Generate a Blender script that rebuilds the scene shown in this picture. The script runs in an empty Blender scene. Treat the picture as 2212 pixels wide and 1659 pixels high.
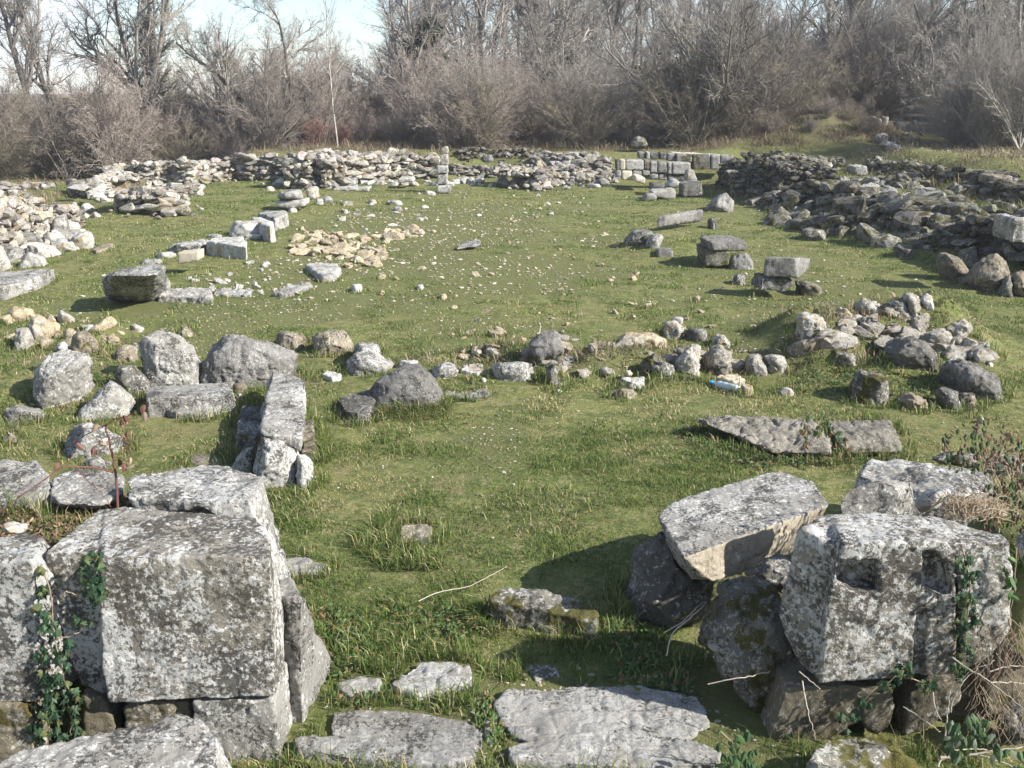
import bpy, bmesh, math, random
import numpy as np
from mathutils import Vector
rnd = random.Random(7)
C = bpy.context.scene.collection
# ------------------------------------------------------------------ camera model (a real camera, 3 m above the turf)
CAMZ, PITCH, FPX = 3.0, math.radians(15.9), 2212.0
CT, ST = math.cos(PITCH), math.sin(PITCH)
CAM = np.array([0.0, 0.0, CAMZ])
K = 2212/2592
def _view(x0, y0, w, outw): return (x0*K, y0*K, w*K/outw)
VIEWS = {'A': _view(0,1100,864,1698), 'B': _view(700,1200,900,2007), 'C': _view(1540,1100,1052,2068),
 'D': _view(0,760,800,2212), 'E': _view(700,760,800,2212), 'F': _view(1300,700,700,2212), 'G': _view(1892,700,700,2212),
 'H': _view(0,360,800,2212), 'I': _view(600,360,800,2212), 'J': _view(1400,340,600,2212), 'K': _view(1892,340,700,2212),
 'L': _view(0,440,340,2014), 'M': _view(2200,1100,392,1626), 'N': _view(2000,1500,592,2212), 'O': _view(0,1280,420,1049),
 'P': _view(380,360,520,2212), 'Q': _view(1140,370,500,2212), 'Z': (0.0, 0.0, 1.0)}
def ray(v, x, y):
    x0, y0, s = VIEWS[v]
    a = (x0+x*s-1106)/FPX; b = (829.5-(y0+y*s))/FPX
    return np.array([a, CT+b*ST, -ST+b*CT])
def atY(v, x, y, Y):
    r = ray(v, x, y); return CAM+r*(Y/r[1])
def atZ(v, x, y, z):
    r = ray(v, x, y); return CAM+r*((z-CAMZ)/r[2])
# ------------------------------------------------------------------ noise
def _hash(ix, iy, iz, seed):
    h = (ix*374761393+iy*668265263+iz*2147483647+seed*974634777) & 0xffffffff
    h = ((h ^ (h >> 13))*1274126177) & 0xffffffff
    return ((h ^ (h >> 16)) & 0xffff)/65535.0
def vnoise(p, seed=0):
    p = np.asarray(p, float); i = np.floor(p).astype(np.int64); f = p-i
    u = f*f*f*(f*(f*6-15)+10)
    x, y, z = i[:,0], i[:,1], i[:,2]; r = 0
    for dx in (0,1):
        wx = u[:,0] if dx else 1-u[:,0]
        for dy in (0,1):
            wy = u[:,1] if dy else 1-u[:,1]
            for dz in (0,1):
                wz = u[:,2] if dz else 1-u[:,2]
                r = r+wx*wy*wz*_hash(x+dx, y+dy, z+dz, seed)
    return r*2-1
def fbm(p, octs=4, seed=0, gain=.5):
    a, s, r = 1.0, 1.0, 0
    for o in range(octs):
        r = r+a*vnoise(np.asarray(p)*s, seed+o*17); a *= gain; s *= 2.03
    return r
def sm(t):
    t = np.clip(t, 0, 1); return t*t*(3-2*t)
# ------------------------------------------------------------------ terrain
def H(x, y):
    x = np.asarray(x, float); y = np.asarray(y, float)
    p = np.stack([x.ravel(), y.ravel(), np.zeros(x.size)], 1)
    n1 = fbm(p*.35, 3, 3).reshape(x.shape); n2 = fbm(p*1.7, 3, 9).reshape(x.shape)
    h = .035*n1+.012*n2
    xl = sm((x+11.5)/2.0)
    h = h+.9*xl*sm((y-36.8+1.6*sm((x+1)/3)*sm((9-x)/2))/(2.6+1.0*sm((x+1)/3)))
    h = h+xl*(.02*np.clip(y-60, 0, 60))+sm((x-4)/12)*sm((y-40)/28)*1.3
    h = h+.58*sm((x-6.3-.28*np.clip(22-y,0,7))/2.8)*(1+.10*n1*sm((14-x)/3)+.14*n2*sm((14-x)/3))*sm((y-11)/6)*(1-.5*sm((y-36)/3))
    h = h+.7*sm((x-10.6)/2.2)*sm((y-24.5)/3.5)*(1-.6*sm((y-36)/4))
    h = h+.95*np.exp(-((x-11.6)/2.3)**2-((y-41.0)/1.7)**2)
    h = h+.40*np.exp(-((x-4.55)/1.3)**4-((y-12.35)/.95)**2)*(1+.5*n2)+.10*np.exp(-((x-1.7)/3.0)**6-((y-11.35)/.55)**2)*(1+1.5*n2)+.11*np.exp(-((x+5.5)/1.2)**2-((y-12.7)/1.)**2)*(1+n2)+.14*np.exp(-((x+5.2)/1.6)**2-((y-10.4)/.8)**2)+.10*np.exp(-((x-4.3)/1.3)**4-((y-10.7)/.7)**2)
    h = h+.30*np.exp(-((x+9.3)/1.6)**2-((y-27)/1.9)**2)
    h = h+.78*sm((-1.75-x)/.25)*sm((y-4.45)/.2)*sm((5.8-y)/.35)
    h = h+.70*sm((x-2.35)/.3)*sm((y-4.5)/.2)*sm((5.9-y)/.6)
    h = h-.25*np.exp(-((x-.45-3.5)/1.2)**2-((y-3.7)/.55)**2)
    h = h-.22*np.exp(-((x+2.2)/1.0)**2-((y-3.8)/.25)**2)
    h = h+.22*np.exp(-((x-3.2)/.9)**2-((y-20.3)/1.1)**2)
    h = h+.25*np.exp(-((x+6.3)/2.0)**2-((y-26)/9)**4)*.35
    h = h+sm((-30-x)/40)*0+sm((y-80)/160)*sm((-8-x)/25)*2.0
    return h
def gh(x, y): return float(H(np.array([x]), np.array([y]))[0])
_T = np.concatenate([np.arange(3.2, 14, .02), np.arange(14, 60, .06), np.arange(60, 140, .3)])
def hit(v, x, y):
    r = ray(v, x, y)/ray(v, x, y)[1]
    P = CAM[None]+r[None]*_T[:,None]
    d = P[:,2]-H(P[:,0], P[:,1])
    k = np.argmax(d < 0)
    return P[k] if d[k] < 0 else CAM+r*60
# ------------------------------------------------------------------ naming
def tag(o, label=None, cat=None, group=None, kind=None):
    if label: o['label'] = label
    if cat: o['category'] = cat
    if group: o['group'] = group
    if kind: o['kind'] = kind
    return o
def link(o, parent=None):
    C.objects.link(o)
    if parent: o.parent = parent
    return o
def empty(name, loc, label, cat, group=None, rz=0):
    o = bpy.data.objects.new(name, None); o.location = loc; o.rotation_euler = (0,0,rz); o.empty_display_size = .1
    return tag(link(o), label, cat, group)
def mesh_np(name, V, F, mat=None, smooth=True, attrs=None):
    """V (n,3); F (m,k) fixed-size faces"""
    me = bpy.data.meshes.new(name); V = np.ascontiguousarray(V, dtype=np.float32); F = np.ascontiguousarray(F, dtype=np.int32)
    k = F.shape[1]
    me.vertices.add(len(V)); me.vertices.foreach_set('co', V.ravel())
    me.loops.add(F.size); me.loops.foreach_set('vertex_index', F.ravel())
    me.polygons.add(len(F)); me.polygons.foreach_set('loop_start', np.arange(0, F.size, k, dtype=np.int32))
    me.polygons.foreach_set('loop_total', np.full(len(F), k, dtype=np.int32))
    me.polygons.foreach_set('use_smooth', np.full(len(F), smooth, dtype=bool))
    for nm, (typ, arr) in (attrs or {}).items():
        a = me.attributes.new(nm, typ, 'POINT')
        a.data.foreach_set('color' if 'COLOR' in typ else 'value', np.ascontiguousarray(arr, dtype=np.float32).ravel())
    me.update(calc_edges=True)
    if mat: me.materials.append(mat)
    return me
# ------------------------------------------------------------------ materials
def newmat(name):
    m = bpy.data.materials.new(name); m.use_nodes = True
    nt = m.node_tree; nt.nodes.clear()
    out = nt.nodes.new('ShaderNodeOutputMaterial'); b = nt.nodes.new('ShaderNodeBsdfPrincipled')
    b.inputs['Roughness'].default_value = .95
    b.inputs['Specular IOR Level'].default_value = .15
    nt.links.new(b.outputs[0], out.inputs[0])
    return m, nt, b
class NB:
    def __init__(s, nt): s.nt = nt
    def n(s, t, **kw):
        x = s.nt.nodes.new(t)
        for k, v in kw.items(): setattr(x, k, v)
        return x
    def l(s, a, b): s.nt.links.new(a, b)
    def noise(s, co, scale, detail=3, rough=.55, off=None):
        x = s.n('ShaderNodeTexNoise'); x.inputs['Scale'].default_value = scale
        x.inputs['Detail'].default_value = detail; x.inputs['Roughness'].default_value = rough
        if off is not None:
            m = s.n('ShaderNodeVectorMath', operation='ADD'); s.l(co, m.inputs[0]); m.inputs[1].default_value = (off, off*.7, off*1.3); co = m.outputs[0]
        s.l(co, x.inputs['Vector']); return x.outputs['Fac']
    def ramp(s, f, a, b, ca=0., cb=1.):
        x = s.n('ShaderNodeMapRange'); x.interpolation_type = 'SMOOTHSTEP'
        s.l(f, x.inputs['Value'])
        for i, v in zip(('From Min','From Max','To Min','To Max'), (a, b, ca, cb)): x.inputs[i].default_value = v
        return x.outputs['Result']
    def mix(s, f, a, b):
        x = s.n('ShaderNodeMix', data_type='RGBA')
        for sock, v in ((x.inputs[0], f), (x.inputs[6], a), (x.inputs[7], b)):
            if isinstance(v, (int, float)): sock.default_value = v
            elif isinstance(v, tuple): sock.default_value = (*v, 1) if len(v) == 3 else v
            else: s.l(v, sock)
        return x.outputs[2]
    def math(s, op, a, b=None):
        x = s.n('ShaderNodeMath', operation=op)
        for sock, v in zip(x.inputs, (a, b)):
            if v is None: continue
            if isinstance(v, (int, float)): sock.default_value = v
            else: s.l(v, sock)
        return x.outputs[0]
def stone_mat(name, base=(.30,.285,.255), base2=(.22,.21,.185), light=(.56,.55,.52), light_amt=.5, dark=(.06,.056,.05), dark_amt=.45,
              moss=0., tan=0., scale=1., mosscol=(.11,.10,.02), tint=False, bump=1.0, value=1.0):
    m, nt, b = newmat(name); q = NB(nt)
    tc = q.n('ShaderNodeTexCoord'); oi = q.n('ShaderNodeObjectInfo')
    sc = q.n('ShaderNodeVectorMath', operation='SCALE'); q.l(oi.outputs['Random'], sc.inputs[0]); sc.inputs['Scale'].default_value = 37.
    ad = q.n('ShaderNodeVectorMath', operation='ADD'); q.l(tc.outputs['Object'], ad.inputs[0]); q.l(sc.outputs[0], ad.inputs[1])
    co = ad.outputs[0]
    big = q.noise(co, 2.6*scale, 4); mid = q.noise(co, 11*scale, 6, .66, 3.1); fine = q.noise(co, 44*scale, 6, .66, 7.7); speck = q.noise(co, 120*scale, 4, .65, 11.)
    col = q.mix(q.ramp(big, .35, .65), base, base2)
    # pale crusts of lichen
    lf = q.math('ADD', q.math('MULTIPLY', fine, .62), q.math('MULTIPLY', mid, .38))
    t = .60-.20*light_amt
    cov = q.noise(co, 1.9*scale, 3, .5, 71.)
    lf = q.math('ADD', lf, q.math('MULTIPLY', q.math('SUBTRACT', cov, .5), .30))
    lm = q.ramp(lf, t, t+.03)
    lv = q.mix(q.ramp(speck, .35, .7), light, tuple(c*.78 for c in light))
    col = q.mix(lm, col, lv)
    # brightest rosettes
    rf = q.noise(co, 20*scale, 5, .62, 21.)
    col = q.mix(q.math('MULTIPLY', q.ramp(rf, .64-.05*light_amt, .66-.05*light_amt), .85), col, tuple(min(.8, c*1.25) for c in light))
    # black crusts
    df = q.math('ADD', q.math('MULTIPLY', q.noise(co, 46*scale, 6, .7, 31.), .6), q.math('MULTIPLY', q.noise(co, 7*scale, 5, .6, 41.), .4))
    cov2 = q.noise(co, 2.4*scale, 3, .5, 83.)
    df = q.math('ADD', df, q.math('MULTIPLY', q.math('SUBTRACT', cov2, .5), .28))
    td = .61-.17*dark_amt
    col = q.mix(q.math('MULTIPLY', q.ramp(df, td, td+.035), .88), col, dark)
    if tan > 0:
        tf = q.noise(co, 4*scale, 4, .6, 55.)
        col = q.mix(q.math('MULTIPLY', q.ramp(tf, .58-.2*tan, .66-.2*tan), .75), col, (.40,.29,.15))
    if moss > 0:
        mf = q.noise(co, 5.5*scale, 5, .65, 63.)
        col = q.mix(q.math('MULTIPLY', q.ramp(mf, .66-.24*moss, .71-.24*moss), .9), col, q.mix(q.ramp(speck, .4, .6), mosscol, tuple(c*.45 for c in mosscol)))
    if tint:
        at = q.n('ShaderNodeAttribute', attribute_name='tint')
        mm = q.n('ShaderNodeMix', data_type='RGBA', blend_type='MULTIPLY'); mm.inputs[0].default_value = 1.
        q.l(col, mm.inputs[6]); q.l(at.outputs['Color'], mm.inputs[7]); col = mm.outputs[2]
    hs = q.n('ShaderNodeHueSaturation'); q.l(col, hs.inputs['Color'])
    q.l(q.ramp(oi.outputs['Random'], 0, 1, .66*value, .90*value), hs.inputs['Value'])
    q.l(hs.outputs[0], b.inputs['Base Color'])
    bp = q.n('ShaderNodeBump'); bp.inputs['Strength'].default_value = .8*bump; bp.inputs['Distance'].default_value = .012
    hsum = q.math('ADD', q.math('MULTIPLY', fine, .6), q.math('ADD', q.math('MULTIPLY', speck, .45), q.math('MULTIPLY', lm, .12)))
    q.l(hsum, bp.inputs['Height']); q.l(bp.outputs[0], b.inputs['Normal'])
    return m
M = {}
M['lichen'] = stone_mat('lichen_limestone', light=(.52,.51,.48), light_amt=.62, dark=(.08,.075,.066), dark_amt=.56)
M['lichen_face'] = stone_mat('lichen_limestone_white', base=(.31,.285,.24), base2=(.20,.18,.145), light=(.56,.55,.52), light_amt=.58, dark=(.075,.067,.056), dark_amt=.59, scale=.95)
M['grey'] = stone_mat('grey_limestone', base=(.33,.315,.285), base2=(.25,.235,.21), light_amt=.36, dark_amt=.5, scale=1.2)
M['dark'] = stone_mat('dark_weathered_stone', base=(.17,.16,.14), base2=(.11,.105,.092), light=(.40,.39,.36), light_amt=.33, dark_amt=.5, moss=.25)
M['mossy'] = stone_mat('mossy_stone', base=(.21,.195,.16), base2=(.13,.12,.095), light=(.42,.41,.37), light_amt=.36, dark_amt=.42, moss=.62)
M['pale'] = stone_mat('pale_limestone', value=.88, base=(.56,.535,.48), base2=(.46,.435,.38), light=(.70,.69,.65), light_amt=.58, dark=(.16,.15,.13), dark_amt=.36, tan=.12)
M['cream'] = stone_mat('cream_cut_stone', value=1.0, base=(.62,.55,.42), base2=(.54,.48,.37), light=(.68,.62,.5), light_amt=.4, dark=(.3,.26,.2), dark_amt=.12, bump=.5)
M['ochre'] = stone_mat('ochre_stone', value=.95, base=(.58,.47,.31), base2=(.48,.36,.21), light=(.70,.64,.52), light_amt=.5, dark=(.16,.12,.08), dark_amt=.3, tan=.35, scale=1.6)
M['brown'] = stone_mat('brown_soil_stained_stone', base=(.27,.225,.165), base2=(.19,.16,.115), light=(.42,.385,.32), light_amt=.36, dark_amt=.4, moss=.3)
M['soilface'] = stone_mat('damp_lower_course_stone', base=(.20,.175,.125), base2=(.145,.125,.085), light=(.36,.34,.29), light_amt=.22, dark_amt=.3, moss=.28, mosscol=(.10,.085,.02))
M['pathslab'] = stone_mat('worn_threshold_stone', value=.78, base=(.44,.42,.38), base2=(.34,.32,.285), light=(.56,.545,.51), light_amt=.52, dark=(.10,.095,.075), dark_amt=.42, scale=1.1)
M['granite'] = stone_mat('speckled_grey_stone', base=(.22,.21,.195), base2=(.175,.165,.15), light=(.40,.385,.36), light_amt=.34, dark_amt=.42, scale=2.0)
M['rubble'] = stone_mat('rubble_wall_stone', value=.88, base=(.44,.42,.375), base2=(.31,.295,.255), light=(.60,.585,.55), light_amt=.55, dark=(.075,.07,.06), dark_amt=.50, tan=.06, tint=True)
M['slab'] = stone_mat('brown_grey_slab', base=(.26,.235,.195), base2=(.20,.18,.148), light=(.38,.355,.30), light_amt=.42, dark=(.10,.09,.075), dark_amt=.48, scale=1.7, moss=.12)
M['hewn'] = stone_mat('hewn_tan_face', base=(.42,.37,.29), base2=(.36,.31,.24), light=(.50,.45,.36), light_amt=.3, dark=(.2,.17,.13), dark_amt=.15)
M['porous'] = stone_mat('porous_limestone', base=(.42,.39,.33), base2=(.29,.265,.215), light=(.60,.575,.52), light_amt=.5, dark=(.07,.063,.05), dark_amt=.5, tan=.2, scale=1.5)
M['rubble_dark'] = stone_mat('dark_mossy_rubble_stone', value=.82, base=(.27,.255,.22), base2=(.17,.16,.13), light=(.46,.45,.41), light_amt=.42, dark_amt=.52, moss=.62, tint=True)  # rubble stone of its own darker, mossier colour
# ------------------------------------------------------------------ footprint mask (so that grass keeps clear of the stones)
FX0, FY0, FC = -16.0, 3.0, .03
FM = np.zeros((int(32/FC), int(36/FC)), bool)
FTOP = np.zeros(FM.shape, np.float32)
def footprint(V):
    g = H(V[:,0], V[:,1]); k = (V[:,2] > g+.012)
    ix = ((V[k,0]-FX0)/FC).astype(int); iy = ((V[k,1]-FY0)/FC).astype(int)
    ok = (ix >= 0)&(iy >= 0)&(ix < FM.shape[0])&(iy < FM.shape[1])
    FM[ix[ok], iy[ok]] = True
# ------------------------------------------------------------------ hulls
def hull_bm(pts):
    bm = bmesh.new()
    for p in pts: bm.verts.new(tuple(map(float, p)))
    r = bmesh.ops.convex_hull(bm, input=bm.verts)
    bad = list({e for e in r['geom_interior']+r['geom_unused'] if isinstance(e, bmesh.types.BMVert)})
    if bad: bmesh.ops.delete(bm, geom=bad, context='VERTS')
    return bm
def B(v, base, top, zi=0, z=None, dz=None, bot=-.08, taper=1.03, Y=None):
    """upright block: polygon of its top as seen, one top vertex standing over `base` on the ground"""
    if z is None:
        Y0 = hit(v, *base)[1] if Y is None else Y
        z = atY(v, *top[zi], Y0)[2]
    T = np.array([atZ(v, x, y, z+(dz[i] if dz else 0)) for i, (x, y) in enumerate(top)])
    c = T.mean(0); b = T.copy(); b[:,:2] = c[:2]+(T[:,:2]-c[:2])*taper
    g = gh(c[0], c[1]) if bot < .001 else 0
    b[:,2] = g+bot
    return np.concatenate([T, b])
def F(v, poly, Y, depth, dx=0., back_scale=1., dzb=0.):
    """front face polygon standing at distance Y, running `depth` back"""
    T = np.array([atY(v, x, y, Y) for x, y in poly]); c = T.mean(0)
    b = c+(T-c)*back_scale+np.array([dx, depth, dzb])
    return np.concatenate([T, b])
def CUT(v, poly, Y, front, depth):
    T = np.array([atY(v, x, y, Y) for x, y in poly]); return np.concatenate([T-np.array([0, front, 0]), T+np.array([0, depth, 0])])
def P3(v, pts): return np.array([atY(v, x, y, Y) for x, y, Y in pts])
def R(v, outline, base, T=.4, Y=None, pts=(), flat=.0, skew=0.):
    """boulder: its outline gets its own distance and thickness T, swelling to the front and back"""
    Y0 = (hit(v, *base)[1] if Y is None else Y)
    r = ray(v, *base); r = r/np.linalg.norm(r)
    cx = sum(p[0] for p in outline)/len(outline); cy = sum(p[1] for p in outline)/len(outline)
    ctr = atY(v, cx, cy, Y0+.3*T)
    d = ctr-CAM; dist = np.linalg.norm(d); n = d/dist
    O = []
    for x, y in outline:
        q = ray(v, x, y); t = np.dot(ctr-CAM, n)/np.dot(q, n); O.append(CAM+q*t)
    O = np.array(O); c = O.mean(0); allp = [O]
    for s, k in ((.80, .30), (.45, .5)):
        allp.append(c+(O-c)*s-n*T*k*(1-flat)+np.array([skew*T*k, 0, 0]))
        allp.append(c+(O-c)*s+n*T*k)
    if pts: allp.append(np.array([atY(v, x, y, Y0+dd) for x, y, dd in pts]))
    if Y is None:   # a boulder sits IN the turf: carry its lower outline down into the ground
        zm = c[2]; low = O[O[:,2] < zm]
        for dy in (-.33*T, .30*T):
            lw = c+(low-c)*np.array([.93, 1, 1])+np.array([0, dy, 0]); lw[:,2] = H(lw[:,0], lw[:,1])-.10; allp.append(lw)
    return np.concatenate(allp)
_tmp = []
def remesh(bms, vox, cut=None):
    V, Fc, off = [], [], 0
    bm = bmesh.new()
    for h in bms:
        me = bpy.data.meshes.new('t'); h.to_mesh(me); bm.from_mesh(me); bpy.data.meshes.remove(me); h.free()
    me = bpy.data.meshes.new('t'); bm.to_mesh(me); bm.free()
    o = bpy.data.objects.new('t', me); C.objects.link(o)
    cutters = []
    if cut:
        m0 = o.modifiers.new('u', 'REMESH'); m0.mode = 'VOXEL'; m0.voxel_size = vox
        for pts in cut:
            cb = hull_bm(pts); cm = bpy.data.meshes.new('c'); cb.to_mesh(cm); cb.free()
            co = bpy.data.objects.new('c', cm); C.objects.link(co); cutters.append(co)
            bo = o.modifiers.new('b', 'BOOLEAN'); bo.operation = 'DIFFERENCE'; bo.object = co; bo.solver = 'EXACT'
    md = o.modifiers.new('r', 'REMESH'); md.mode = 'VOXEL'; md.voxel_size = vox
    dg = bpy.context.evaluated_depsgraph_get()
    e = o.evaluated_get(dg); res = bpy.data.meshes.new_from_object(e)
    for q in [o]+cutters:
        m_ = q.data; bpy.data.objects.remove(q); bpy.data.meshes.remove(m_)
    return res
SEED = [100]
def shape(me, size, rough=1., chisel=0, smooth_it=1, seed=0, view=None):
    n = len(me.vertices); V = np.empty(n*3, np.float32); me.vertices.foreach_get('co', V); V = V.reshape(n, 3).astype(float)
    if smooth_it:
        ne = len(me.edges); E = np.empty(ne*2, np.int32); me.edges.foreach_get('vertices', E); E = E.reshape(ne, 2)
        deg = np.bincount(E.ravel(), minlength=n).astype(float)[:,None]
        for _ in range(smooth_it):
            S = np.zeros_like(V); np.add.at(S, E[:,0], V[E[:,1]]); np.add.at(S, E[:,1], V[E[:,0]])
            V = .5*V+.5*S/np.maximum(deg, 1)
    c = V.mean(0); rs = np.random.RandomState(seed)
    for _ in range(chisel):
        d = rs.normal(size=3); d[2] += .2; d /= np.linalg.norm(d)
        pr = (V-c)@d; mx = pr.max(); lim = mx*rs.uniform(.70, .92)
        over = pr > lim
        V[over] -= np.outer((pr[over]-lim)*.93, d)
    me.vertices.foreach_set('co', V.astype(np.float32).ravel()); me.update()
    N = np.empty(n*3, np.float32); me.vertices.foreach_get('normal', N); N = N.reshape(n, 3)
    s = size; o = rs.uniform(0, 50, 3)
    d1 = fbm(V/s*2.4+o, 3, seed)*.017*s
    d2 = fbm(V*14+o, 3, seed+5)*.010*min(1, s/.35)
    pit = vnoise(V*45+o, seed+9)
    rg = 1-np.abs(vnoise(V/s*2.9+o+7, seed+3)); rg2 = 1-np.abs(vnoise(V*9+o+3, seed+4))
    d1 = d1-np.clip(rg-.80, 0, 1)*.10*s*(.35 if chisel == 0 else 1)-np.clip(rg2-.8, 0, 1)*.06*min(1, s/.4)
    d3 = (fbm(V*42+o, 2, seed+8)-.6*np.clip(pit-.25, 0, 1))*.0042*min(1, s/.3)
    V = V+N*((d1+d2+d3)*rough)[:,None]
    me.vertices.foreach_set('co', V.astype(np.float32).ravel()); me.update()
    return V
def stone(label, hulls, mat='lichen', name='stone_block', cat='stone block', rough=1., chisel=0, vox=None, cut=None, group=None, sm_it=1, parent=None, foot=True, mat2=None):
    if mat == 'rubble': mat = 'porous'
    SEED[0] += 1
    if not isinstance(hulls, (list, tuple)): hulls = [hulls]
    allp = np.concatenate(hulls); lo, hi = allp.min(0), allp.max(0)
    size = float(np.mean(np.sort(hi-lo)[1:])); dist = np.linalg.norm((lo+hi)/2-CAM)
    if vox is None: vox = max(dist/1024*1.5, size/75, .006)
    vox = min(vox, max(.004, np.min(hi-lo)/5))
    me = remesh([hull_bm(h) for h in hulls], vox, cut)
    V = shape(me, size, rough, chisel, sm_it, SEED[0])
    if foot: footprint(V)
    loc = Vector(((lo[0]+hi[0])/2, (lo[1]+hi[1])/2, max(lo[2], gh((lo[0]+hi[0])/2, (lo[1]+hi[1])/2))))
    V = V-np.array(loc); me.vertices.foreach_set('co', V.astype(np.float32).ravel())
    me.polygons.foreach_set('use_smooth', np.ones(len(me.polygons), bool)); me.update()
    me.name = name; me.materials.clear(); me.materials.append(M[mat])
    if mat2:
        me.materials.append(M[mat2[0]]); n = len(me.polygons); nn = np.empty(n*3, np.float32); me.polygons.foreach_get('normal', nn); nn = nn.reshape(n, 3)
        d = np.array(mat2[1], float); d /= np.linalg.norm(d); me.polygons.foreach_set('material_index', (nn@d > mat2[2]).astype(np.int32))
    o = bpy.data.objects.new(name, me); o.location = loc
    if parent:
        o.location = loc-parent.location; link(o, parent)
        if label: o['label'] = label
    else: tag(link(o), label, cat, group)
    return o
def rock(label, v, outline, base, T=.4, mat='grey', chisel=5, **kw):
    rk = {k: kw.pop(k) for k in ('Y','pts','flat','skew') if k in kw}
    kw.setdefault('name', 'boulder'); kw.setdefault('cat', 'boulder')
    return stone(label, [R(v, outline, base, T, **rk)], mat, chisel=chisel, **kw)
def oval(x0, y0, x1, y1, n=9, seed=0, jit=.12):
    r = random.Random(seed*77+int(x0*3+y0)); cx, cy, a, b = (x0+x1)/2, (y0+y1)/2, (x1-x0)/2, (y1-y0)/2
    return [(cx+a*math.copysign(abs(math.cos(t))**.8, math.cos(t))*(1-r.uniform(0, jit)), cy+b*math.copysign(abs(math.sin(t))**.8, math.sin(t))*(1-r.uniform(0, jit))) for t in [2*math.pi*(i+r.uniform(-.25,.25))/n for i in range(n)]]
# ------------------------------------------------------------------ small rock prototypes
def proto(seed, sub=2, squash=(1,1,.72), chis=7):
    bm = bmesh.new(); bmesh.ops.create_icosphere(bm, subdivisions=sub, radius=.5)
    rs = np.random.RandomState(seed); V = np.array([v.co for v in bm.verts])
    V = V*np.array(squash)
    for _ in range(chis):
        d = rs.normal(size=3); d /= np.linalg.norm(d); pr = V@d; lim = pr.max()*rs.uniform(.48, .85); k = pr > lim
        V[k] -= np.outer((pr[k]-lim)*.95, d)
    V = V*(1+.20*fbm(V*3.1+seed*3.3, 3, seed)[:,None]); V /= np.abs(V).max(0).mean()*2
    Fc = np.array([[v.index for v in f.verts] for f in bm.faces]); bm.free()
    return V, Fc
PROT = [proto(s, 2, (1, rnd.uniform(.65, 1), rnd.uniform(.5, .85))) for s in range(12)]
PROT3 = [proto(s+40, 3, (1, rnd.uniform(.65, 1), rnd.uniform(.5, .85)), 9) for s in range(10)]
def rotm(rs, tilt=.5):
    a, b, c = rs.uniform(-tilt, tilt), rs.uniform(-tilt, tilt), rs.uniform(0, 2*math.pi)
    ca, sa, cb, sb, cc, sc = math.cos(a), math.sin(a), math.cos(b), math.sin(b), math.cos(c), math.sin(c)
    return np.array([[cc,-sc,0],[sc,cc,0],[0,0,1]])@np.array([[cb,0,sb],[0,1,0],[-sb,0,cb]])@np.array([[1,0,0],[0,ca,-sa],[0,sa,ca]])
def rotm0(rs, tilt):
    a, b = rs.uniform(-tilt, tilt), rs.uniform(-tilt, tilt); ca, sa, cb, sb = math.cos(a), math.sin(a), math.cos(b), math.sin(b)
    return np.array([[cb,0,sb],[0,1,0],[-sb,0,cb]])@np.array([[1,0,0],[0,ca,-sa],[0,sa,ca]])
PMESH = {}
def pmesh(mat, i):
    if (mat, i) not in PMESH:
        V, Fc = PROT3[i % len(PROT3)]
        PMESH[(mat, i)] = mesh_np('loose_stone', V, Fc, M[mat], smooth=False, attrs={'tint': ('FLOAT_COLOR', np.ones((len(V), 4)))} )
    return PMESH[(mat, i)]
def inpoly(x, y, poly):
    c = False; j = len(poly)-1
    for i in range(len(poly)):
        xi, yi = poly[i]; xj, yj = poly[j]
        if (yi > y) != (yj > y) and x < (xj-xi)*(y-yi)/(yj-yi)+xi: c = not c
        j = i
    return c
def place_loose(name, label, cat, group, mat, x, y, s, rs, sink=.25, flat=1., z=None):
    o = bpy.data.objects.new(name, pmesh('porous' if mat == 'rubble' else mat, rs.randint(10)))
    o.scale = (s*rs.uniform(.85, 1.3), s*rs.uniform(.8, 1.1), s*rs.uniform(.7, 1.1)*flat)
    o.rotation_euler = (rs.uniform(-.5, .5), rs.uniform(-.5, .5), rs.uniform(0, 6.28))
    o.location = (x, y, (gh(x, y) if z is None else z)+o.scale[2]*(.36-sink))
    if s > .12: 
        a = np.linspace(0, 6.28, 40); r = np.linspace(0, .4, 6)
        footprint(np.array([[x+o.scale[0]*q*math.cos(t), y+o.scale[1]*q*math.sin(t), 9] for t in a for q in r]))
    return tag(link(o), label, cat, group)
def scatter(name, label, cat, group, mat, n, v, poly, s0, s1, seed, sink=.25, power=2.2, flat=1.):
    rs = np.random.RandomState(seed); k = 0
    xs = [p[0] for p in poly]; ys = [p[1] for p in poly]
    for _ in range(n*30):
        if k >= n: break
        x, y = rs.uniform(min(xs), max(xs)), rs.uniform(min(ys), max(ys))
        if not inpoly(x, y, poly): continue
        p = hit(v, x, y); s = s0+(s1-s0)*rs.rand()**power
        place_loose(name, label, cat, group, mat, p[0], p[1], s, rs, sink, flat); k += 1
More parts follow.
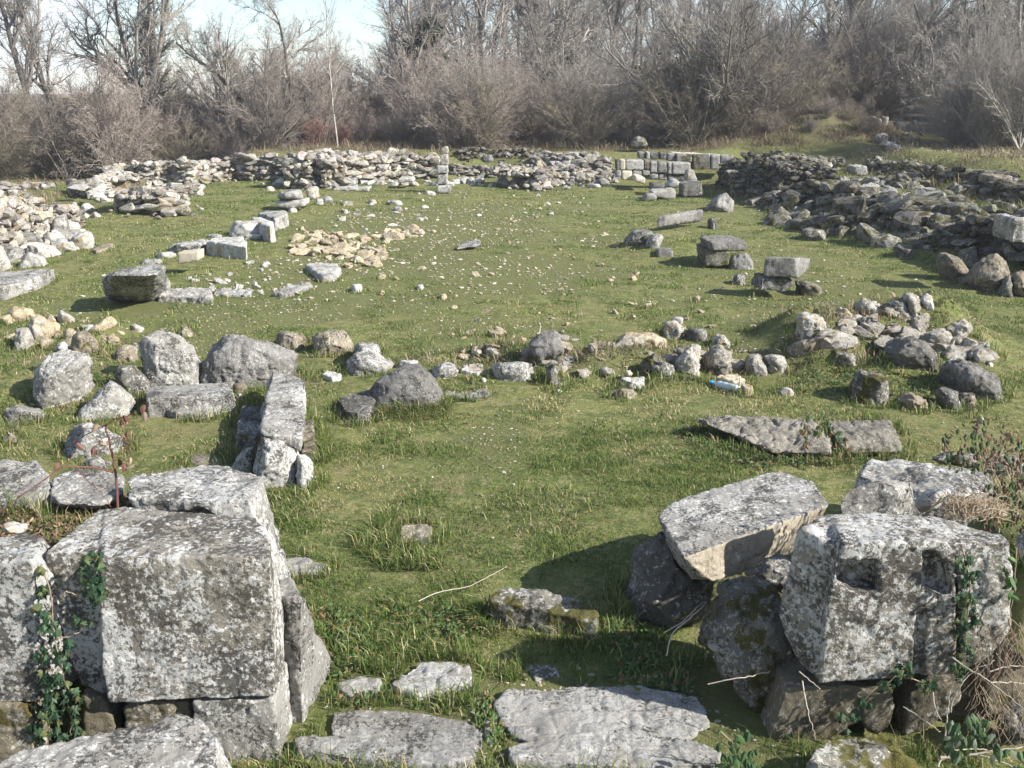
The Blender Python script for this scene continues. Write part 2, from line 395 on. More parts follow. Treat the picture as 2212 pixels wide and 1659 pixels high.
# ------------------------------------------------------------------ rubble masonry: a wall with its facing stones in one mesh
def rubble_wall(label, path, mat='rubble', thick=.6, s0=.16, s1=.36, seed=0, courses=None, name='rubble_wall', cat='ruined wall', tone=(1,1,1), dens=1.0, lean=.0, ragged=.35):
    """path: (x, y, height) world points of the front foot"""
    rs = np.random.RandomState(seed); Vs, Fs, Ts, off = [], [], [], 0
    path = [np.array(p, float) for p in path]
    # core of earth and mortar
    pr = []
    for i, p in enumerate(path):
        t = path[min(i+1, len(path)-1)]-path[max(i-1, 0)]; nrm = np.array([-t[1], t[0]]); nrm /= np.linalg.norm(nrm)+1e-9
        if nrm[1] < -.2: nrm = -nrm
        pr.append(nrm)
    def at(s):
        i = min(int(s), len(path)-2); f = s-i
        return path[i]*(1-f)+path[i+1]*f, pr[i]*(1-f)+pr[i+1]*f
    L = [0]
    for a, b in zip(path, path[1:]): L.append(L[-1]+np.linalg.norm((b-a)[:2]))
    NS = max(6, int(L[-1]/.22))
    ring = []
    for k in range(NS+1):
        s = np.interp(L[-1]*k/NS, L, range(len(L))); p, nn = at(s); g = gh(p[0], p[1]); h = p[2]*(.90-.14*rs.rand())
        for (d, z) in ((.07, g-.15), (.07+lean*.5, g+h*.55), (.11+lean, g+h*.95), (thick*.5+lean*.6, g+h), (thick-.05, g+h*.9), (thick, g-.15)):
            ring.append([p[0]+nn[0]*d, p[1]+nn[1]*d, z+rs.uniform(-.05, .05)]); ring[-1][0] += rs.uniform(-.06, .06); ring[-1][1] += rs.uniform(-.06, .06)
    ring = np.array(ring); nr = 6; f = []
    for k in range(NS):
        for j in range(nr-1): f += [[k*nr+j, (k+1)*nr+j, (k+1)*nr+j+1], [k*nr+j, (k+1)*nr+j+1, k*nr+j+1]]
    for e in (0, NS*nr):
        for j in range(1, nr-1): f.append([e, e+j, e+j+1])
    Vs.append(ring); Fs.append(np.array(f)); Ts.append(np.tile([.50, .44, .34, 1], (len(ring), 1))); off = len(ring)
    def put(c, s, tilt=.5, fl=1., yaw=None, el=1.):
        nonlocal off
        V, Fc = PROT[rs.randint(len(PROT))]
        Rm = rotm(rs, tilt)
        if yaw is not None:
            yw = yaw+rs.normal(0, .16); Rm = np.array([[math.cos(yw),-math.sin(yw),0],[math.sin(yw),math.cos(yw),0],[0,0,1]])@rotm0(rs, tilt)
        q = (V*np.array([s*rs.uniform(.9, 1.35)*el, s*rs.uniform(.8, 1.1), s*rs.uniform(.75, 1.05)*fl]))@Rm.T+c
        Vs.append(q); Fs.append(Fc+off); off += len(q)
        t = rs.uniform(.45, 1.15)*np.array([1, rs.uniform(.93, 1.0), rs.uniform(.87, 1.0)])*np.array(tone)
        Ts.append(np.tile([*t, 1], (len(q), 1)))
    s0, s1 = s0*.62, s1*.82; ms = (s0*1.4+s1)/2.4
    # facing stones, course by course
    area = sum(np.linalg.norm((b-a)[:2])*(a[2]+b[2])/2 for a, b in zip(path, path[1:]))
    d = 0
    ncol = int(L[-1]/(ms*.80)*dens)
    for k in range(ncol):
        s = np.interp(L[-1]*(k+.5)/ncol, L, range(len(L))); p, nn = at(s); g = gh(p[0], p[1]); h = p[2]*(1+ragged*(.5*rs.rand()-.3+.5*math.sin(k*.37+seed)*math.sin(k*.11+2*seed)))
        j0 = min(int(s), len(path)-2); tg = path[j0+1]-path[j0]; yaw = math.atan2(tg[1], tg[0])
        z = rs.uniform(0, .06)
        while z < h:
            sz = s0+(s1-s0)*rs.rand()**1.6
            u = z/max(h, .01)
            c = np.array([p[0]+nn[0]*(.05+lean*u+rs.uniform(-.07, .12)), p[1]+nn[1]*(.05+lean*u+rs.uniform(-.07, .12)), g+z+sz*.3])
            c[:2] += rs.uniform(-.06, .06, 2)
            put(c, sz, .25, .95, yaw, 1.1); z += sz*.54
        # top and back
        for dd in np.arange(.15, thick, ms*.85):
            if rs.rand() < .8: put(np.array([p[0]+nn[0]*(dd+lean)+rs.uniform(-.08, .08), p[1]+nn[1]*(dd+lean)+rs.uniform(-.08, .08), g+h*rs.uniform(.90, .98)]), s0+(s1-s0)*rs.rand()**.7, .14, .72, yaw, 1.2)
        if rs.rand() < .5: put(np.array([p[0]-nn[0]*rs.uniform(.0, .35), p[1]-nn[1]*rs.uniform(0, .35), g+.02]), s0*rs.uniform(.6, 1.2))
    for e in (0, len(path)-1):
        p, nn = path[e], pr[e]; g = gh(p[0], p[1]); h = p[2]; z = .03
        while z < h:
            for dd in np.arange(.05, thick, ms*.75): put(np.array([p[0]+nn[0]*(dd+lean*z/h)+rs.uniform(-.06, .06), p[1]+nn[1]*(dd+lean*z/h)+rs.uniform(-.06, .06), g+z+rs.uniform(0, .08)]), s0+(s1-s0)*rs.rand()**1.4, .4)
            z += ms*.6
    V = np.concatenate(Vs); Fc = np.concatenate(Fs); Tn = np.concatenate(Ts)
    footprint(V)
    loc = np.array([V[:,0].mean(), V[:,1].mean(), gh(V[:,0].mean(), V[:,1].mean())])
    me = mesh_np(name, V-loc, Fc, M[mat], smooth=False, attrs={'tint': ('FLOAT_COLOR', Tn)})
    o = bpy.data.objects.new(name, me); o.location = loc
    return tag(link(o), label, cat)
def px_path(v, pts):
    """(x, y base pixel, y top pixel) -> world path with heights"""
    out = []
    for x, yb, yt in pts:
        p = hit(v, x, yb); t = atY(v, x, yt, p[1]); out.append((p[0], p[1], max(.08, t[2]-p[2])))
    return out
# ================================================================== NEAR LEFT: the ashlar block beside the opening
YF = 4.12
S = stone
S('big lichen-covered ashlar block with a vertical groove, left of the opening', [
   np.concatenate([np.array([atY('A', x, y, YF) for x, y in ((492,618),(1110,628),(1345,602),(1368,1300),(800,1325),(548,1330),(512,1180),(505,800))]),
     np.array([atZ('A', x, y, 1.03) for x, y in ((1352,540),(1330,470),(1270,415),(1120,428),(960,447),(840,398),(700,380),(620,362),(520,370))]),
     np.array([[-1.42,4.6,.33],[-1.12,4.6,.33]])]),
   np.concatenate([np.array([atY('A', x, y, YF+.10) for x, y in ((218,610),(330,592),(480,585),(505,1290),(400,1240),(350,1130),(300,900),(240,760))]),
     np.array([atZ('A', x, y, 1.02) for x, y in ((225,580),(300,525),(380,455),(500,372),(620,362))]), np.array([[-1.95,4.6,.35],[-1.4,4.62,.33]])])],
  'lichen_face', rough=.40, vox=.0085, sm_it=0)
S('upright pale ashlar block at the left edge of the picture', [
   np.concatenate([np.array([atY('A', x, y, YF) for x, y in ((-190,640),(0,632),(160,622),(190,1330),(-190,1330))]),
     np.array([atZ('A', x, y, 1.0) for x, y in ((215,560),(205,508),(120,478),(0,520),(-190,560))]), np.array([[-1.87,4.6,.35],[-2.6,4.6,.35]])])],
  'lichen_face', rough=.45, vox=.010, sm_it=0)
for lab, poly, yy in (('square-cut lower course stone under the right part of the grooved block', ((955,1328),(1355,1312),(1395,1600),(1380,1740),(955,1740)), YF+.01),
   ('small damp filler stone between the two lower course stones', ((862,1330),(948,1328),(945,1740),(866,1740)), YF+.06),
   ('low brown lower course stone below the middle of the grooved block', ((620,1338),(856,1330),(858,1740),(640,1740)), YF+.03),
   ('wedge-shaped damp stone beside the ivy, under the grooved block', ((410,1300),(500,1315),(560,1400),(612,1560),(612,1740),(400,1740)), YF+.05),
   ('dark earthy stone low in the left corner, below the pale block', ((-190,1345),(130,1345),(165,1430),(160,1740),(-190,1740)), YF-.02)):
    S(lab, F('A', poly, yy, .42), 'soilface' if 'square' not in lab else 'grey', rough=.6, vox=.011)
# near block rising from the bottom edge
zt = .50
S('nearest grey block, its weathered top cut off by the lower left picture edge', [np.concatenate([
   np.array([atZ('A', x, y, zt) for x, y in ((-150,1690),(100,1568),(480,1478),(940,1380),(1000,1408),(1085,1530))]),
   np.array([atZ('A', x, y, zt-.05) for x, y in ((1100,1690),(1080,1900),(-100,2050))]),
   np.array([[-.95,3.78,-.25],[-1.75,3.5,-.25],[-.9,3.1,-.25],[-1.6,2.75,-.25]])])], 'grey', rough=.8, vox=.009)
# block behind it with the hollow front
S('thick lichened block with a hollowed front, just behind the grooved block', [np.concatenate([
   np.array([atZ('A', x, y, .96) for x, y in ((640,318),(640,205),(800,190),(935,180),(965,156),(1080,150),(1170,188),(1300,198),(1305,250),(1240,330),(1000,338))]),
   np.array([[-1.47,4.98,.2],[-1.18,4.93,.2],[-1.28,5.45,.2],[-1.45,5.45,.2]])])], 'lichen', rough=.8, vox=.010,
   cut=[CUT('A', ((820,385),(1010,352),(1130,400),(1150,520),(820,520)), 4.98, .2, .13)])
S('worn flat-topped block with a freshly broken pale corner behind the dead leaves', [np.concatenate([
   np.array([atZ('A', x, y, .86) for x, y in ((250,215),(330,180),(560,180),(618,205),(605,300),(520,352),(300,345),(245,300))]),
   np.array([atZ('A', x, y, .7) for x, y in ((620,215),(600,345),(440,390),(255,360))])])], 'grey', rough=.9, vox=.012)
S('low broad slab at the far left of the leaf-filled hollow', B('A', (0,300), [(-120,320),(-120,150),(0,128),(178,125),(190,165),(245,200),(250,290),(120,310)], z=.84, bot=.4), 'grey', vox=.013)
rock('small pale cobble on the leaf litter at the left picture edge', 'A', oval(0,430,150,500,8,3), (80,500), .18, 'pale', Y=4.62, name='rough_stone', cat='stone')
S('upright jamb block standing half hidden behind the right corner of the grooved block', [np.concatenate([
   np.array([atZ('A', x, y, .68) for x, y in ((1375,790),(1385,722),(1440,716),(1508,790),(1500,815),(1415,812))]),
   np.array([atY('A', x, y, 4.5) for x, y in ((1430,1500),(1380,1500))]), np.array([atY('A', x, y, 4.95) for x, y in ((1522,1080),(1490,1300))]), np.array([[-1.03,4.4,-.05],[-.98,5.0,-.05]])])],
   'grey', rough=.8, vox=.010)
# ================================================================== NEAR RIGHT
YR = 4.2
S('big white-lichened block with two square sockets cut in its face', [
   np.concatenate([np.array([atY('C', x, y, YR) for x, y in ((1172,548),(1350,585),(1570,545),(1890,562),(2010,535),(2022,700),(2005,950),(1900,1110),(1720,1190),(1400,1222),(1036,1240),(1095,1000),(1138,830),(1102,735))]),
     np.array([atZ('C', x, y, 1.06) for x, y in ((1090,395),(1290,402),(1500,392),(1620,398),(1800,455),(1960,492))]),
     np.array([[1.75,4.66,.36],[2.35,4.62,.4]])]),
   np.concatenate([np.array([atY('C', x, y, YR+.06) for x, y in ((1168,560),(1105,740),(1135,830),(1050,1220))]),
     np.array([atY('C', x, y, 4.42) for x, y in ((918,570),(945,480),(905,700),(858,790),(842,900),(945,1140),(1020,1215))]),
     np.array([atZ('C', x, y, 1.05) for x, y in ((952,470),(1090,392),(1200,398))])])],
  'lichen_face', rough=.5, vox=.0085, sm_it=0,
  cut=[CUT('C', ((1142,630),(1345,620),(1352,788),(1240,780),(1140,755)), YR, .12, .13),
       CUT('C', ((1565,640),(1695,622),(1700,800),(1560,775)), YR, .12, .09), CUT('C', ((1562,575),(1640,580),(1650,660),(1570,660)), YR, .12, .05),
       CUT('C', ((1535,880),(1590,860),(1570,1205),(1520,1205)), YR, .12, .035), CUT('C', ((1728,610),(1750,610),(1758,1170),(1734,1170)), YR, .12, .05)])
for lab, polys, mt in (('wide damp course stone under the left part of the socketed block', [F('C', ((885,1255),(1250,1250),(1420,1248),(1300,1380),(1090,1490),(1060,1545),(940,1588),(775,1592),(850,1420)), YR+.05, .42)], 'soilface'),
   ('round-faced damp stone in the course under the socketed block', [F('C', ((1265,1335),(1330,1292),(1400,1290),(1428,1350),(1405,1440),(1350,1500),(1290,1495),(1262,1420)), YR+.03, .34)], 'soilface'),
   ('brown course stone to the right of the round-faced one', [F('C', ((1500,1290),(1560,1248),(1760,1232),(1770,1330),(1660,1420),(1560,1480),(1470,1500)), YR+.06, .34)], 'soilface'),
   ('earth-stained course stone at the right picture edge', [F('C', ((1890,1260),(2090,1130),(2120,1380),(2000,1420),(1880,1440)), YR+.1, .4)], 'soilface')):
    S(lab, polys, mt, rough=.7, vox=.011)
S('mossy-topped fallen block at the bottom edge, below the socketed block', [np.concatenate([
   np.array([atZ('C', x, y, .20) for x, y in ((985,1620),(1080,1520),(1240,1495),(1390,1490),(1440,1545),(1290,1560))]),
   np.array([atZ('C', x, y, .12) for x, y in ((975,1660),(1300,1690),(1530,1630),(1500,1680))]), np.array([[1.35,3.55,-.3],[2.3,3.6,-.3],[1.4,3.3,-.3],[2.2,3.3,-.3]])])], 'mossy', rough=1.0, vox=.010)
rock('dark round stone in the brambles at the lower right picture edge', 'N', [(1950,1300),(1980,1120),(2100,1050),(2240,1080),(2300,1250),(2240,1420),(2050,1450)], (2100,1450), .4, 'dark', Y=4.05, name='rough_stone', cat='stone')
# the tilted long block
S('long toppled block propped on two boulders, pale hewn face in shadow', [np.concatenate([
   np.array([atZ('C', x, y, .62) for x, y in ((372,610),(460,545),(560,472),(720,405),(880,348),(1000,318),(1060,335),(1100,348),(1065,290),(1010,226),(850,176),(580,245),(300,345),(235,400))]),
   P3('C', ((408,726,5.12),(520,738,5.12),(690,692,5.32),(905,602,5.66),(1040,470,5.9)))
   , np.array([[.92,5.5,.42],[1.5,6.1,.40],[1.75,6.2,.38]])])], 'grey', rough=.55, vox=.009, mat2=('hewn', (.55,-.8,-.25), .62))
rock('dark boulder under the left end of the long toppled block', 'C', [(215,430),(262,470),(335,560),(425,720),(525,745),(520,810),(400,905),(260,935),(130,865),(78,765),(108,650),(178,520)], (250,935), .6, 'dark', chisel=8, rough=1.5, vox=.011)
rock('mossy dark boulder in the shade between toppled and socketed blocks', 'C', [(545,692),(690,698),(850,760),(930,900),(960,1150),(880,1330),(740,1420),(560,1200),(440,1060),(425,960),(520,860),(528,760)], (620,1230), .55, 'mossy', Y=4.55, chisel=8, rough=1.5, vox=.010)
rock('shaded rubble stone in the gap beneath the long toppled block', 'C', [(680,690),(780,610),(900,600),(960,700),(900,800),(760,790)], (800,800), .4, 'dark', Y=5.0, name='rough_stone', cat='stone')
S('column drum fragment with pale curved side behind the socketed block', [np.concatenate([
   P3('C', [(x, y, 4.95) for x, y in ((1148,345),(1180,290),(1245,250),(1340,228),(1420,245),(1452,295),(1440,345),(1412,400),(1400,470),(1170,470))]),
   P3('C', [(1500,250,5.1),(1520,330,5.1),(1512,400,5.1),(1490,470,5.1),(1480,238,5.12),(1390,222,5.2)])])], 'grey', name='column_drum', cat='column drum', rough=.6, vox=.010)
S('large flat lichened block lying behind the column drum', [np.concatenate([
   np.array([atZ('C', x, y, .72) for x, y in ((1245,195),(1300,118),(1420,120),(1620,140),(1880,188),(1905,250),(1800,300),(1560,280),(1450,225))]),
   np.array([atZ('C', x, y, .5) for x, y in ((1250,265),(1240,230))]), np.array([[1.95,5.55,.0],[3.2,5.6,.0],[2.1,6.2,0],[3.3,6.2,0]])])], 'lichen', rough=1., vox=.011)
rock('small pale broken stone between the drum and the dead grass', 'C', [(1515,330),(1560,280),(1690,252),(1705,290),(1640,370),(1600,392),(1515,395)], (1580,395), .22, 'pale', Y=5.1, name='rough_stone', cat='stone')
rock('dark stone under the brambles at the right edge, behind the flat block', 'G', [(1450,1460),(1560,1400),(1800,1420),(1850,1480),(1800,1530),(1500,1500)], (1600,1530), .4, 'dark', Y=6.6, name='rough_stone', cat='stone')
rock('pale-grey stone at the right edge above the brambles', 'G', [(1860,1480),(2000,1420),(2130,1430),(2250,1480),(2230,1600),(2000,1610),(1890,1560)], (2050,1610), .4, 'grey', Y=6.2, name='rough_stone', cat='stone')
rock('lichened stone at the right picture edge beside the socketed block', 'C', [(2030,500),(2080,470),(2160,480),(2160,640),(2060,640),(2030,600)], (2080,640), .3, 'grey', Y=4.5, name='rough_stone', cat='stone')
# ================================================================== THRESHOLD
S('broad worn threshold slab, right half of the opening, partly shaded', [
   B('B', (1300,1590), [(1225,1300),(1290,1222),(1400,1212),(1560,1236),(1680,1200),(2000,1185),(2380,1250),(2450,1400),(2300,1500),(1900,1460),(1500,1520),(1330,1480),(1260,1390)], z=.045, taper=1.0),
   B('B', (1300,1590), [(1300,1530),(1500,1490),(1900,1440),(2330,1480),(2520,1560),(2480,1640),(1900,1650),(1320,1610)], z=.07, taper=1.0)], 'pathslab', name='threshold_slab', cat='stone slab', rough=.7, vox=.010)
S('worn threshold slab with a raised lip, left half of the opening', [
   B('B', (300,1590), [(320,1340),(450,1328),(600,1372),(720,1330),(900,1358),(1060,1385),(1155,1450),(1160,1540),(1000,1590),(600,1500),(300,1470)], z=.03, taper=1.0),
   B('B', (300,1590), [(85,1485),(200,1462),(420,1495),(700,1490),(1130,1550),(1120,1600),(950,1640),(640,1605),(400,1600),(250,1560),(120,1545)], z=.06, taper=1.0)], 'pathslab', name='threshold_slab', cat='stone slab', rough=.7, vox=.010)
S('small pale paving slab in the grass inside the threshold', B('B', (900,1230), [(640,1180),(740,1100),(800,1062),(1000,1050),(1090,1080),(1118,1150),(1050,1192),(900,1195),(800,1242),(700,1215)], z=.045, taper=1.0), 'pathslab', name='paving_slab', cat='stone slab', rough=.9, vox=.011)
S('mossy tilted slab half sunk in long grass, right of the path', B('B', (1400,800), [(1190,712),(1275,640),(1480,640),(1700,700),(1825,775),(1810,838),(1745,825),(1500,752),(1400,722)], z=.17, dz=[.01,.02,.02,.0,-.02,-.04,-.03,0,.01], taper=.97), 'mossy', name='paving_slab', cat='stone slab', rough=.7, vox=.010)
S('flat grey stone at ground level beside the jamb block', B('B', (100,540), [(-20,540),(0,480),(150,462),(280,500),(250,545),(100,560)], z=.02, taper=1), 'pathslab', name='paving_slab', cat='stone slab', vox=.012)
S('barely exposed stone in the ring of long grass', B('B', (780,400), [(690,390),(700,290),(800,270),(880,290),(860,390),(790,420)], z=.012, taper=1), 'brown', name='paving_slab', cat='stone slab', vox=.012)
# ================================================================== LEFT MIDDLE (view D)
S('long fallen shaft lying away from the camera on the cross wall', [np.concatenate([
   np.array([atZ('D', x, y, .36) for x, y in ((1850,888),(1980,900),(2115,962),(2142,540),(2020,505),(1905,490))]),
   np.array([atY('D', x, y, 7.7) for x, y in ((1822,935),(2105,1060))]), np.array([atZ('D', x, y, .1) for x, y in ((1835,745),(2140,700),(1870,580))])])], 'grey', name='fallen_shaft', cat='stone shaft', rough=.7, vox=.012)
S('round-shouldered block with black lichen spots at the near end of the fallen shaft', R('D', [(1825,938),(1900,932),(1990,948),(2088,1040),(2100,1110),(2088,1245),(1960,1290),(1850,1262),(1772,1195),(1795,1050)], (1900,1290), .5), 'lichen', chisel=3, vox=.011)
rock('low spotted stone leaning right of the black-spotted block', 'D', [(2085,1085),(2150,1090),(2192,1140),(2180,1300),(2110,1310),(2070,1250)], (2130,1310), .35, 'lichen', name='rough_stone', cat='stone')
rock('dark-spotted stone left of the black-spotted block', 'D', [(1608,1165),(1680,1060),(1740,1015),(1795,1000),(1790,1150),(1765,1205),(1650,1195)], (1680,1200), .35, 'lichen', name='rough_stone', cat='stone')
S('flat grey slab left of the fallen shaft', B('D', (1690,960), [(1655,930),(1690,722),(1830,722),(1828,900),(1790,970)], z=.18), 'dark', vox=.013)
rock('small white knob of stone in front of the flat grey slab', 'D', [(1650,1000),(1665,925),(1710,920),(1780,985),(1740,1010),(1660,1030)], (1700,1030), .16, 'pale', name='rough_stone', cat='stone')
S('flat slab edge running along the right of the fallen shaft', B('D', (2150,1060), [(2100,1060),(2125,830),(2195,830),(2212,1062)], z=.06), 'brown', vox=.015)
S('moulded block lying across the grass with a stepped front', [
   B('D', (1060,735), [(1012,606),(1300,588),(1592,571),(1642,655),(1300,668),(1022,692)], z=.19, taper=1.0),
   B('D', (1060,735), [(1030,690),(1642,650),(1645,690),(1420,790),(1240,790),(1050,740)], z=.07, taper=1.)], 'grey', name='moulded_block', rough=.5, vox=.011)
rock('pale half-round boulder leaning above the moulded block', 'D', [(988,218),(1030,195),(1130,205),(1250,238),(1350,320),(1405,420),(1428,495),(1400,570),(1270,592),(1150,588),(1060,520),(965,350),(960,270)], (1200,600), .55, 'grey', chisel=2,
   pts=[(1000,230,-.02),(1058,440,-.06),(1040,505,-.03)], vox=.012)
rock('broad grey boulder beside the half-round one, above the moulded block', 'D', [(1400,290),(1462,246),(1640,230),(1785,247),(1905,292),(2060,352),(2125,425),(2100,495),(1960,500),(1880,575),(1700,572),(1480,522),(1420,432),(1388,340)], (1600,590), .62, 'granite', chisel=3, vox=.012)
rock('rounded lichened boulder at the left with a white stone behind it', 'D', [(240,490),(300,420),(370,360),(450,342),(620,370),(645,405),(600,530),(560,650),(440,705),(290,718),(245,620)], (350,720), .6, 'grey', chisel=4, vox=.012)
rock('white stone peeping over the rounded lichened boulder', 'D', [(370,350),(408,286),(470,284),(476,350),(420,370)], (420,400), .2, 'pale', Y=10.3, name='rough_stone', cat='stone')
rock('wedge-shaped leaning slab in front of the dark hollow', 'D', [(770,556),(850,600),(948,692),(930,765),(890,812),(700,818),(538,797),(620,700),(700,610)], (700,812), .35, 'grey', chisel=2, name='leaning_slab', cat='stone slab')
rock('dark stone in the hollow below the half-round boulder', 'D', [(828,456),(940,446),(1050,570),(1015,640),(960,662),(780,530)], (950,650), .4, 'dark', name='rough_stone', cat='stone')
rock('low flat stone in the grass at the left, below the rounded boulder', 'D', [(35,740),(60,722),(200,740),(350,790),(340,830),(150,838),(45,830)], (200,838), .4, 'grey', name='rough_stone', cat='stone')
rock('pocked pale stone left of the half-round boulder', 'D', [(795,370),(840,305),(905,310),(955,330),(960,410),(880,425),(800,400)], (880,425), .25, 'brown', name='rough_stone', cat='stone')
rock('small grey stone wedged against the half-round boulder', 'D', [(905,340),(930,292),(962,300),(962,370),(930,380)], (940,385), .18, 'grey', name='rough_stone', cat='stone')
rock('cream lump in the pale heap at the left edge, highest of them', 'D', [(40,90),(90,40),(130,55),(235,60),(235,120),(150,135),(60,130)], (150,140), .5, 'ochre', name='rough_stone', cat='stone')
rock('bulky cream rock in the middle of the pale heap', 'D', [(190,180),(215,120),(300,85),(372,150),(375,200),(330,275),(250,240)], (290,280), .5, 'ochre', name='rough_stone', cat='stone')
rock('white angular stone at the right of the pale heap', 'D', [(385,90),(420,65),(520,115),(510,150),(450,150)], (450,160), .35, 'pale', name='rough_stone', cat='stone')
rock('grey-spotted stone at the foot of the pale heap', 'D', [(100,290),(110,200),(200,190),(240,260),(200,330),(120,342)], (160,345), .35, 'rubble', name='rough_stone', cat='stone')
rock('small smooth pale stone above the squat grey rock', 'D', [(448,235),(470,188),(515,195),(520,245),(480,265)], (480,268), .2, 'ochre', name='rough_stone', cat='stone')
rock('squat grey rock with a rusty moss patch on its right', 'D', [(490,260),(540,220),(640,215),(700,290),(705,340),(640,365),(520,340)], (620,365), .4, 'brown', name='rough_stone', cat='stone')
rock('small pale stone on the slope behind the squat rock', 'D', [(585,185),(610,162),(660,175),(660,212),(600,212)], (620,214), .2, 'pale', name='rough_stone', cat='stone')
rock('white stone on the turf behind the half-round boulder', 'D', [(915,175),(950,163),(1010,190),(1000,215),(930,205)], (960,216), .3, 'pale', name='rough_stone', cat='stone')
rock('tan pointed stone between and behind the two large boulders', 'D', [(1240,225),(1290,178),(1340,200),(1366,240),(1340,255),(1260,250)], (1300,256), .3, 'brown', name='rough_stone', cat='stone')
rock('flat brownish stone behind the broad grey boulder', 'E', [(0,235),(60,215),(190,235),(215,270),(180,340),(90,345),(0,320)], (100,350), .5, 'brown', name='rough_stone', cat='stone')
rock('spotted pale rock behind the bramble stem', 'D', [(430,1020),(450,940),(505,872),(620,855),(740,900),(870,960),(858,1015),(740,1040),(640,1080),(550,1085)], (620,1085), .45, 'lichen', chisel=4)
rock('grey stone in the grass behind the worn flat-topped block', 'D', [(570,1140),(620,1100),(700,1085),(780,1130),(770,1185),(640,1180)], (680,1190), .35, 'grey', name='rough_stone', cat='stone')
S('flat dark stone sunk in the grass behind the hollowed block', B('D', (1400,1140), [(1310,1100),(1400,1065),(1530,1085),(1560,1140),(1380,1150)], z=.03), 'brown', name='paving_slab', cat='stone slab', vox=.015)
rock('small porous stone at the left edge above the low slab', 'D', [(10,990),(60,895),(110,930),(120,975),(60,1000)], (60,1000), .25, 'brown', name='rough_stone', cat='stone')
rock('round tan cobble at the right end of the moulded block', 'D', oval(1615,572,1738,645,9,1), (1680,646), .2, 'brown', name='rough_stone', cat='stone')
rock('little pale pebble below the round tan cobble', 'D', oval(1648,648,1698,694,8,2), (1670,694), .1, 'pale', name='rough_stone', cat='stone')
# ================================================================== MIDDLE ROW (views E, F)
rock('big rounded boulder with a dark left facet in a skirt of long grass', 'E', [(690,575),(745,530),(800,500),(900,446),(1010,450),(1080,510),(1122,590),(1168,650),(1150,700),(1060,725),(820,745),(640,700),(636,640)], (850,745), .55, 'granite', chisel=0,
   pts=[(690,575,-.02),(800,728,-.04)], vox=.011, rough=.7)
S('flat round disc of stone beside the rounded boulder', B('E', (560,790), [(430,700),(500,652),(640,630),(690,690),(640,770),(560,785),(480,772)], z=.09), 'dark', name='stone_disc', vox=.012)
rock('brown-sided block with a mossy left end at the start of the middle row', 'E', [(240,245),(290,216),(400,210),(500,212),(540,290),(520,355),(440,372),(270,320)], (420,372), .5, 'brown', chisel=3)
S('two-stepped white-lichened block left of the rounded boulder', [R('E', [(545,330),(570,295),(720,305),(740,400),(640,430),(545,420)], (640,400), .8, Y=11.3), R('E', [(490,430),(560,362),(700,360),(838,442),(745,512),(640,496),(500,500)], (640,515), .5)], 'lichen', chisel=4)
rock('pale stone top showing behind the rounded boulder', 'E', [(835,440),(870,418),(985,422),(995,450),(900,470)], (920,475), .3, 'pale', name='rough_stone', cat='stone')
rock('white block in the middle row, first right of the rounded boulder', 'E', [(1090,490),(1130,430),(1260,435),(1288,490),(1200,530),(1110,522)], (1190,532), .4, 'lichen', chisel=4)
S('low grey slab between two white blocks of the middle row', B('E', (1380,515), [(1290,490),(1310,448),(1440,442),(1470,490),(1400,510)], z=.10), 'pale', vox=.014)
rock('white block with black lichen, right beside the perched stone', 'E', [(1490,470),(1510,422),(1620,412),(1800,435),(1815,500),(1780,550),(1640,555),(1560,530)], (1650,557), .45, 'lichen', chisel=4)
rock('grey stone perched across two blocks in the middle row', 'E', [(1758,300),(1800,240),(1880,216),(1980,222),(2028,275),(2015,370),(1960,410),(1850,436),(1810,400),(1765,350)], (1880,540), .42, 'granite', chisel=4, Y=10.95, pts=[(1770,330,-.12),(1850,432,-.1),(2000,330,-.1)])
S('square pale block with yellow lichen supporting the perched stone', [B('E', (2030,590), [(1960,430),(1975,392),(2140,388),(2172,440),(2160,480),(2000,470)], zi=5, Y=11.05, taper=1.05)], 'pale', rough=.8)
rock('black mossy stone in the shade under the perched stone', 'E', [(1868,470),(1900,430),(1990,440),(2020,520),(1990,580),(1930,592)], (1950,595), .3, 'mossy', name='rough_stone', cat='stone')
S('small square cream stone standing on the turf', B('E', (1400,398), [(1365,345),(1372,320),(1430,325),(1436,350),(1415,362)], zi=4), 'cream', name='cut_stone', cat='stone', rough=.6, vox=.012)
S('flat threshold strip in the grass right of the rounded boulder', B('E', (1300,680), [(1175,650),(1200,622),(1520,615),(1542,655),(1400,680),(1240,672)], z=.025), 'grey', name='paving_slab', cat='stone slab', vox=.014)
S('thin slab lying behind the white blocks of the middle row', B('E', (1600,402), [(1430,385),(1450,365),(1740,352),(1765,372),(1740,392),(1500,400)], z=.05), 'brown', name='paving_slab', cat='stone slab', vox=.016)
S('small white slab lying in the grass left of the rounded boulder', B('E', (400,542), [(320,515),(350,490),(452,512),(448,538),(390,545)], z=.05), 'pale', name='paving_slab', cat='stone slab', vox=.012)
for i, (x0, y0, x1, y1, lab) in enumerate(((1685,250,1757,305,'egg-shaped cream cobble left of the perched stone'), (1622,265,1664,303,'small cream cobble next to the egg-shaped one'), (1325,378,1360,405,'tiny pale stone at the foot of the cream cube'), (1300,395,1330,420,'pebble-sized pale stone just left of the cream cube'), (1950,618,2002,648,'white flake of stone below the square pale block'), (1425,538,1470,570,'white chip of stone below the low grey slab'))):
    rock(lab, 'E', oval(x0,y0,x1,y1,9,i), ((x0+x1)/2, y1+2), .12, 'ochre' if i < 2 else 'pale', name='rough_stone', cat='stone')
rock('round pitted rock topping the far side of the middle row', 'F', [(1185,400),(1215,355),(1290,345),(1362,400),(1350,460),(1290,495),(1210,470)], (1280,497), .4, 'rubble', chisel=4)
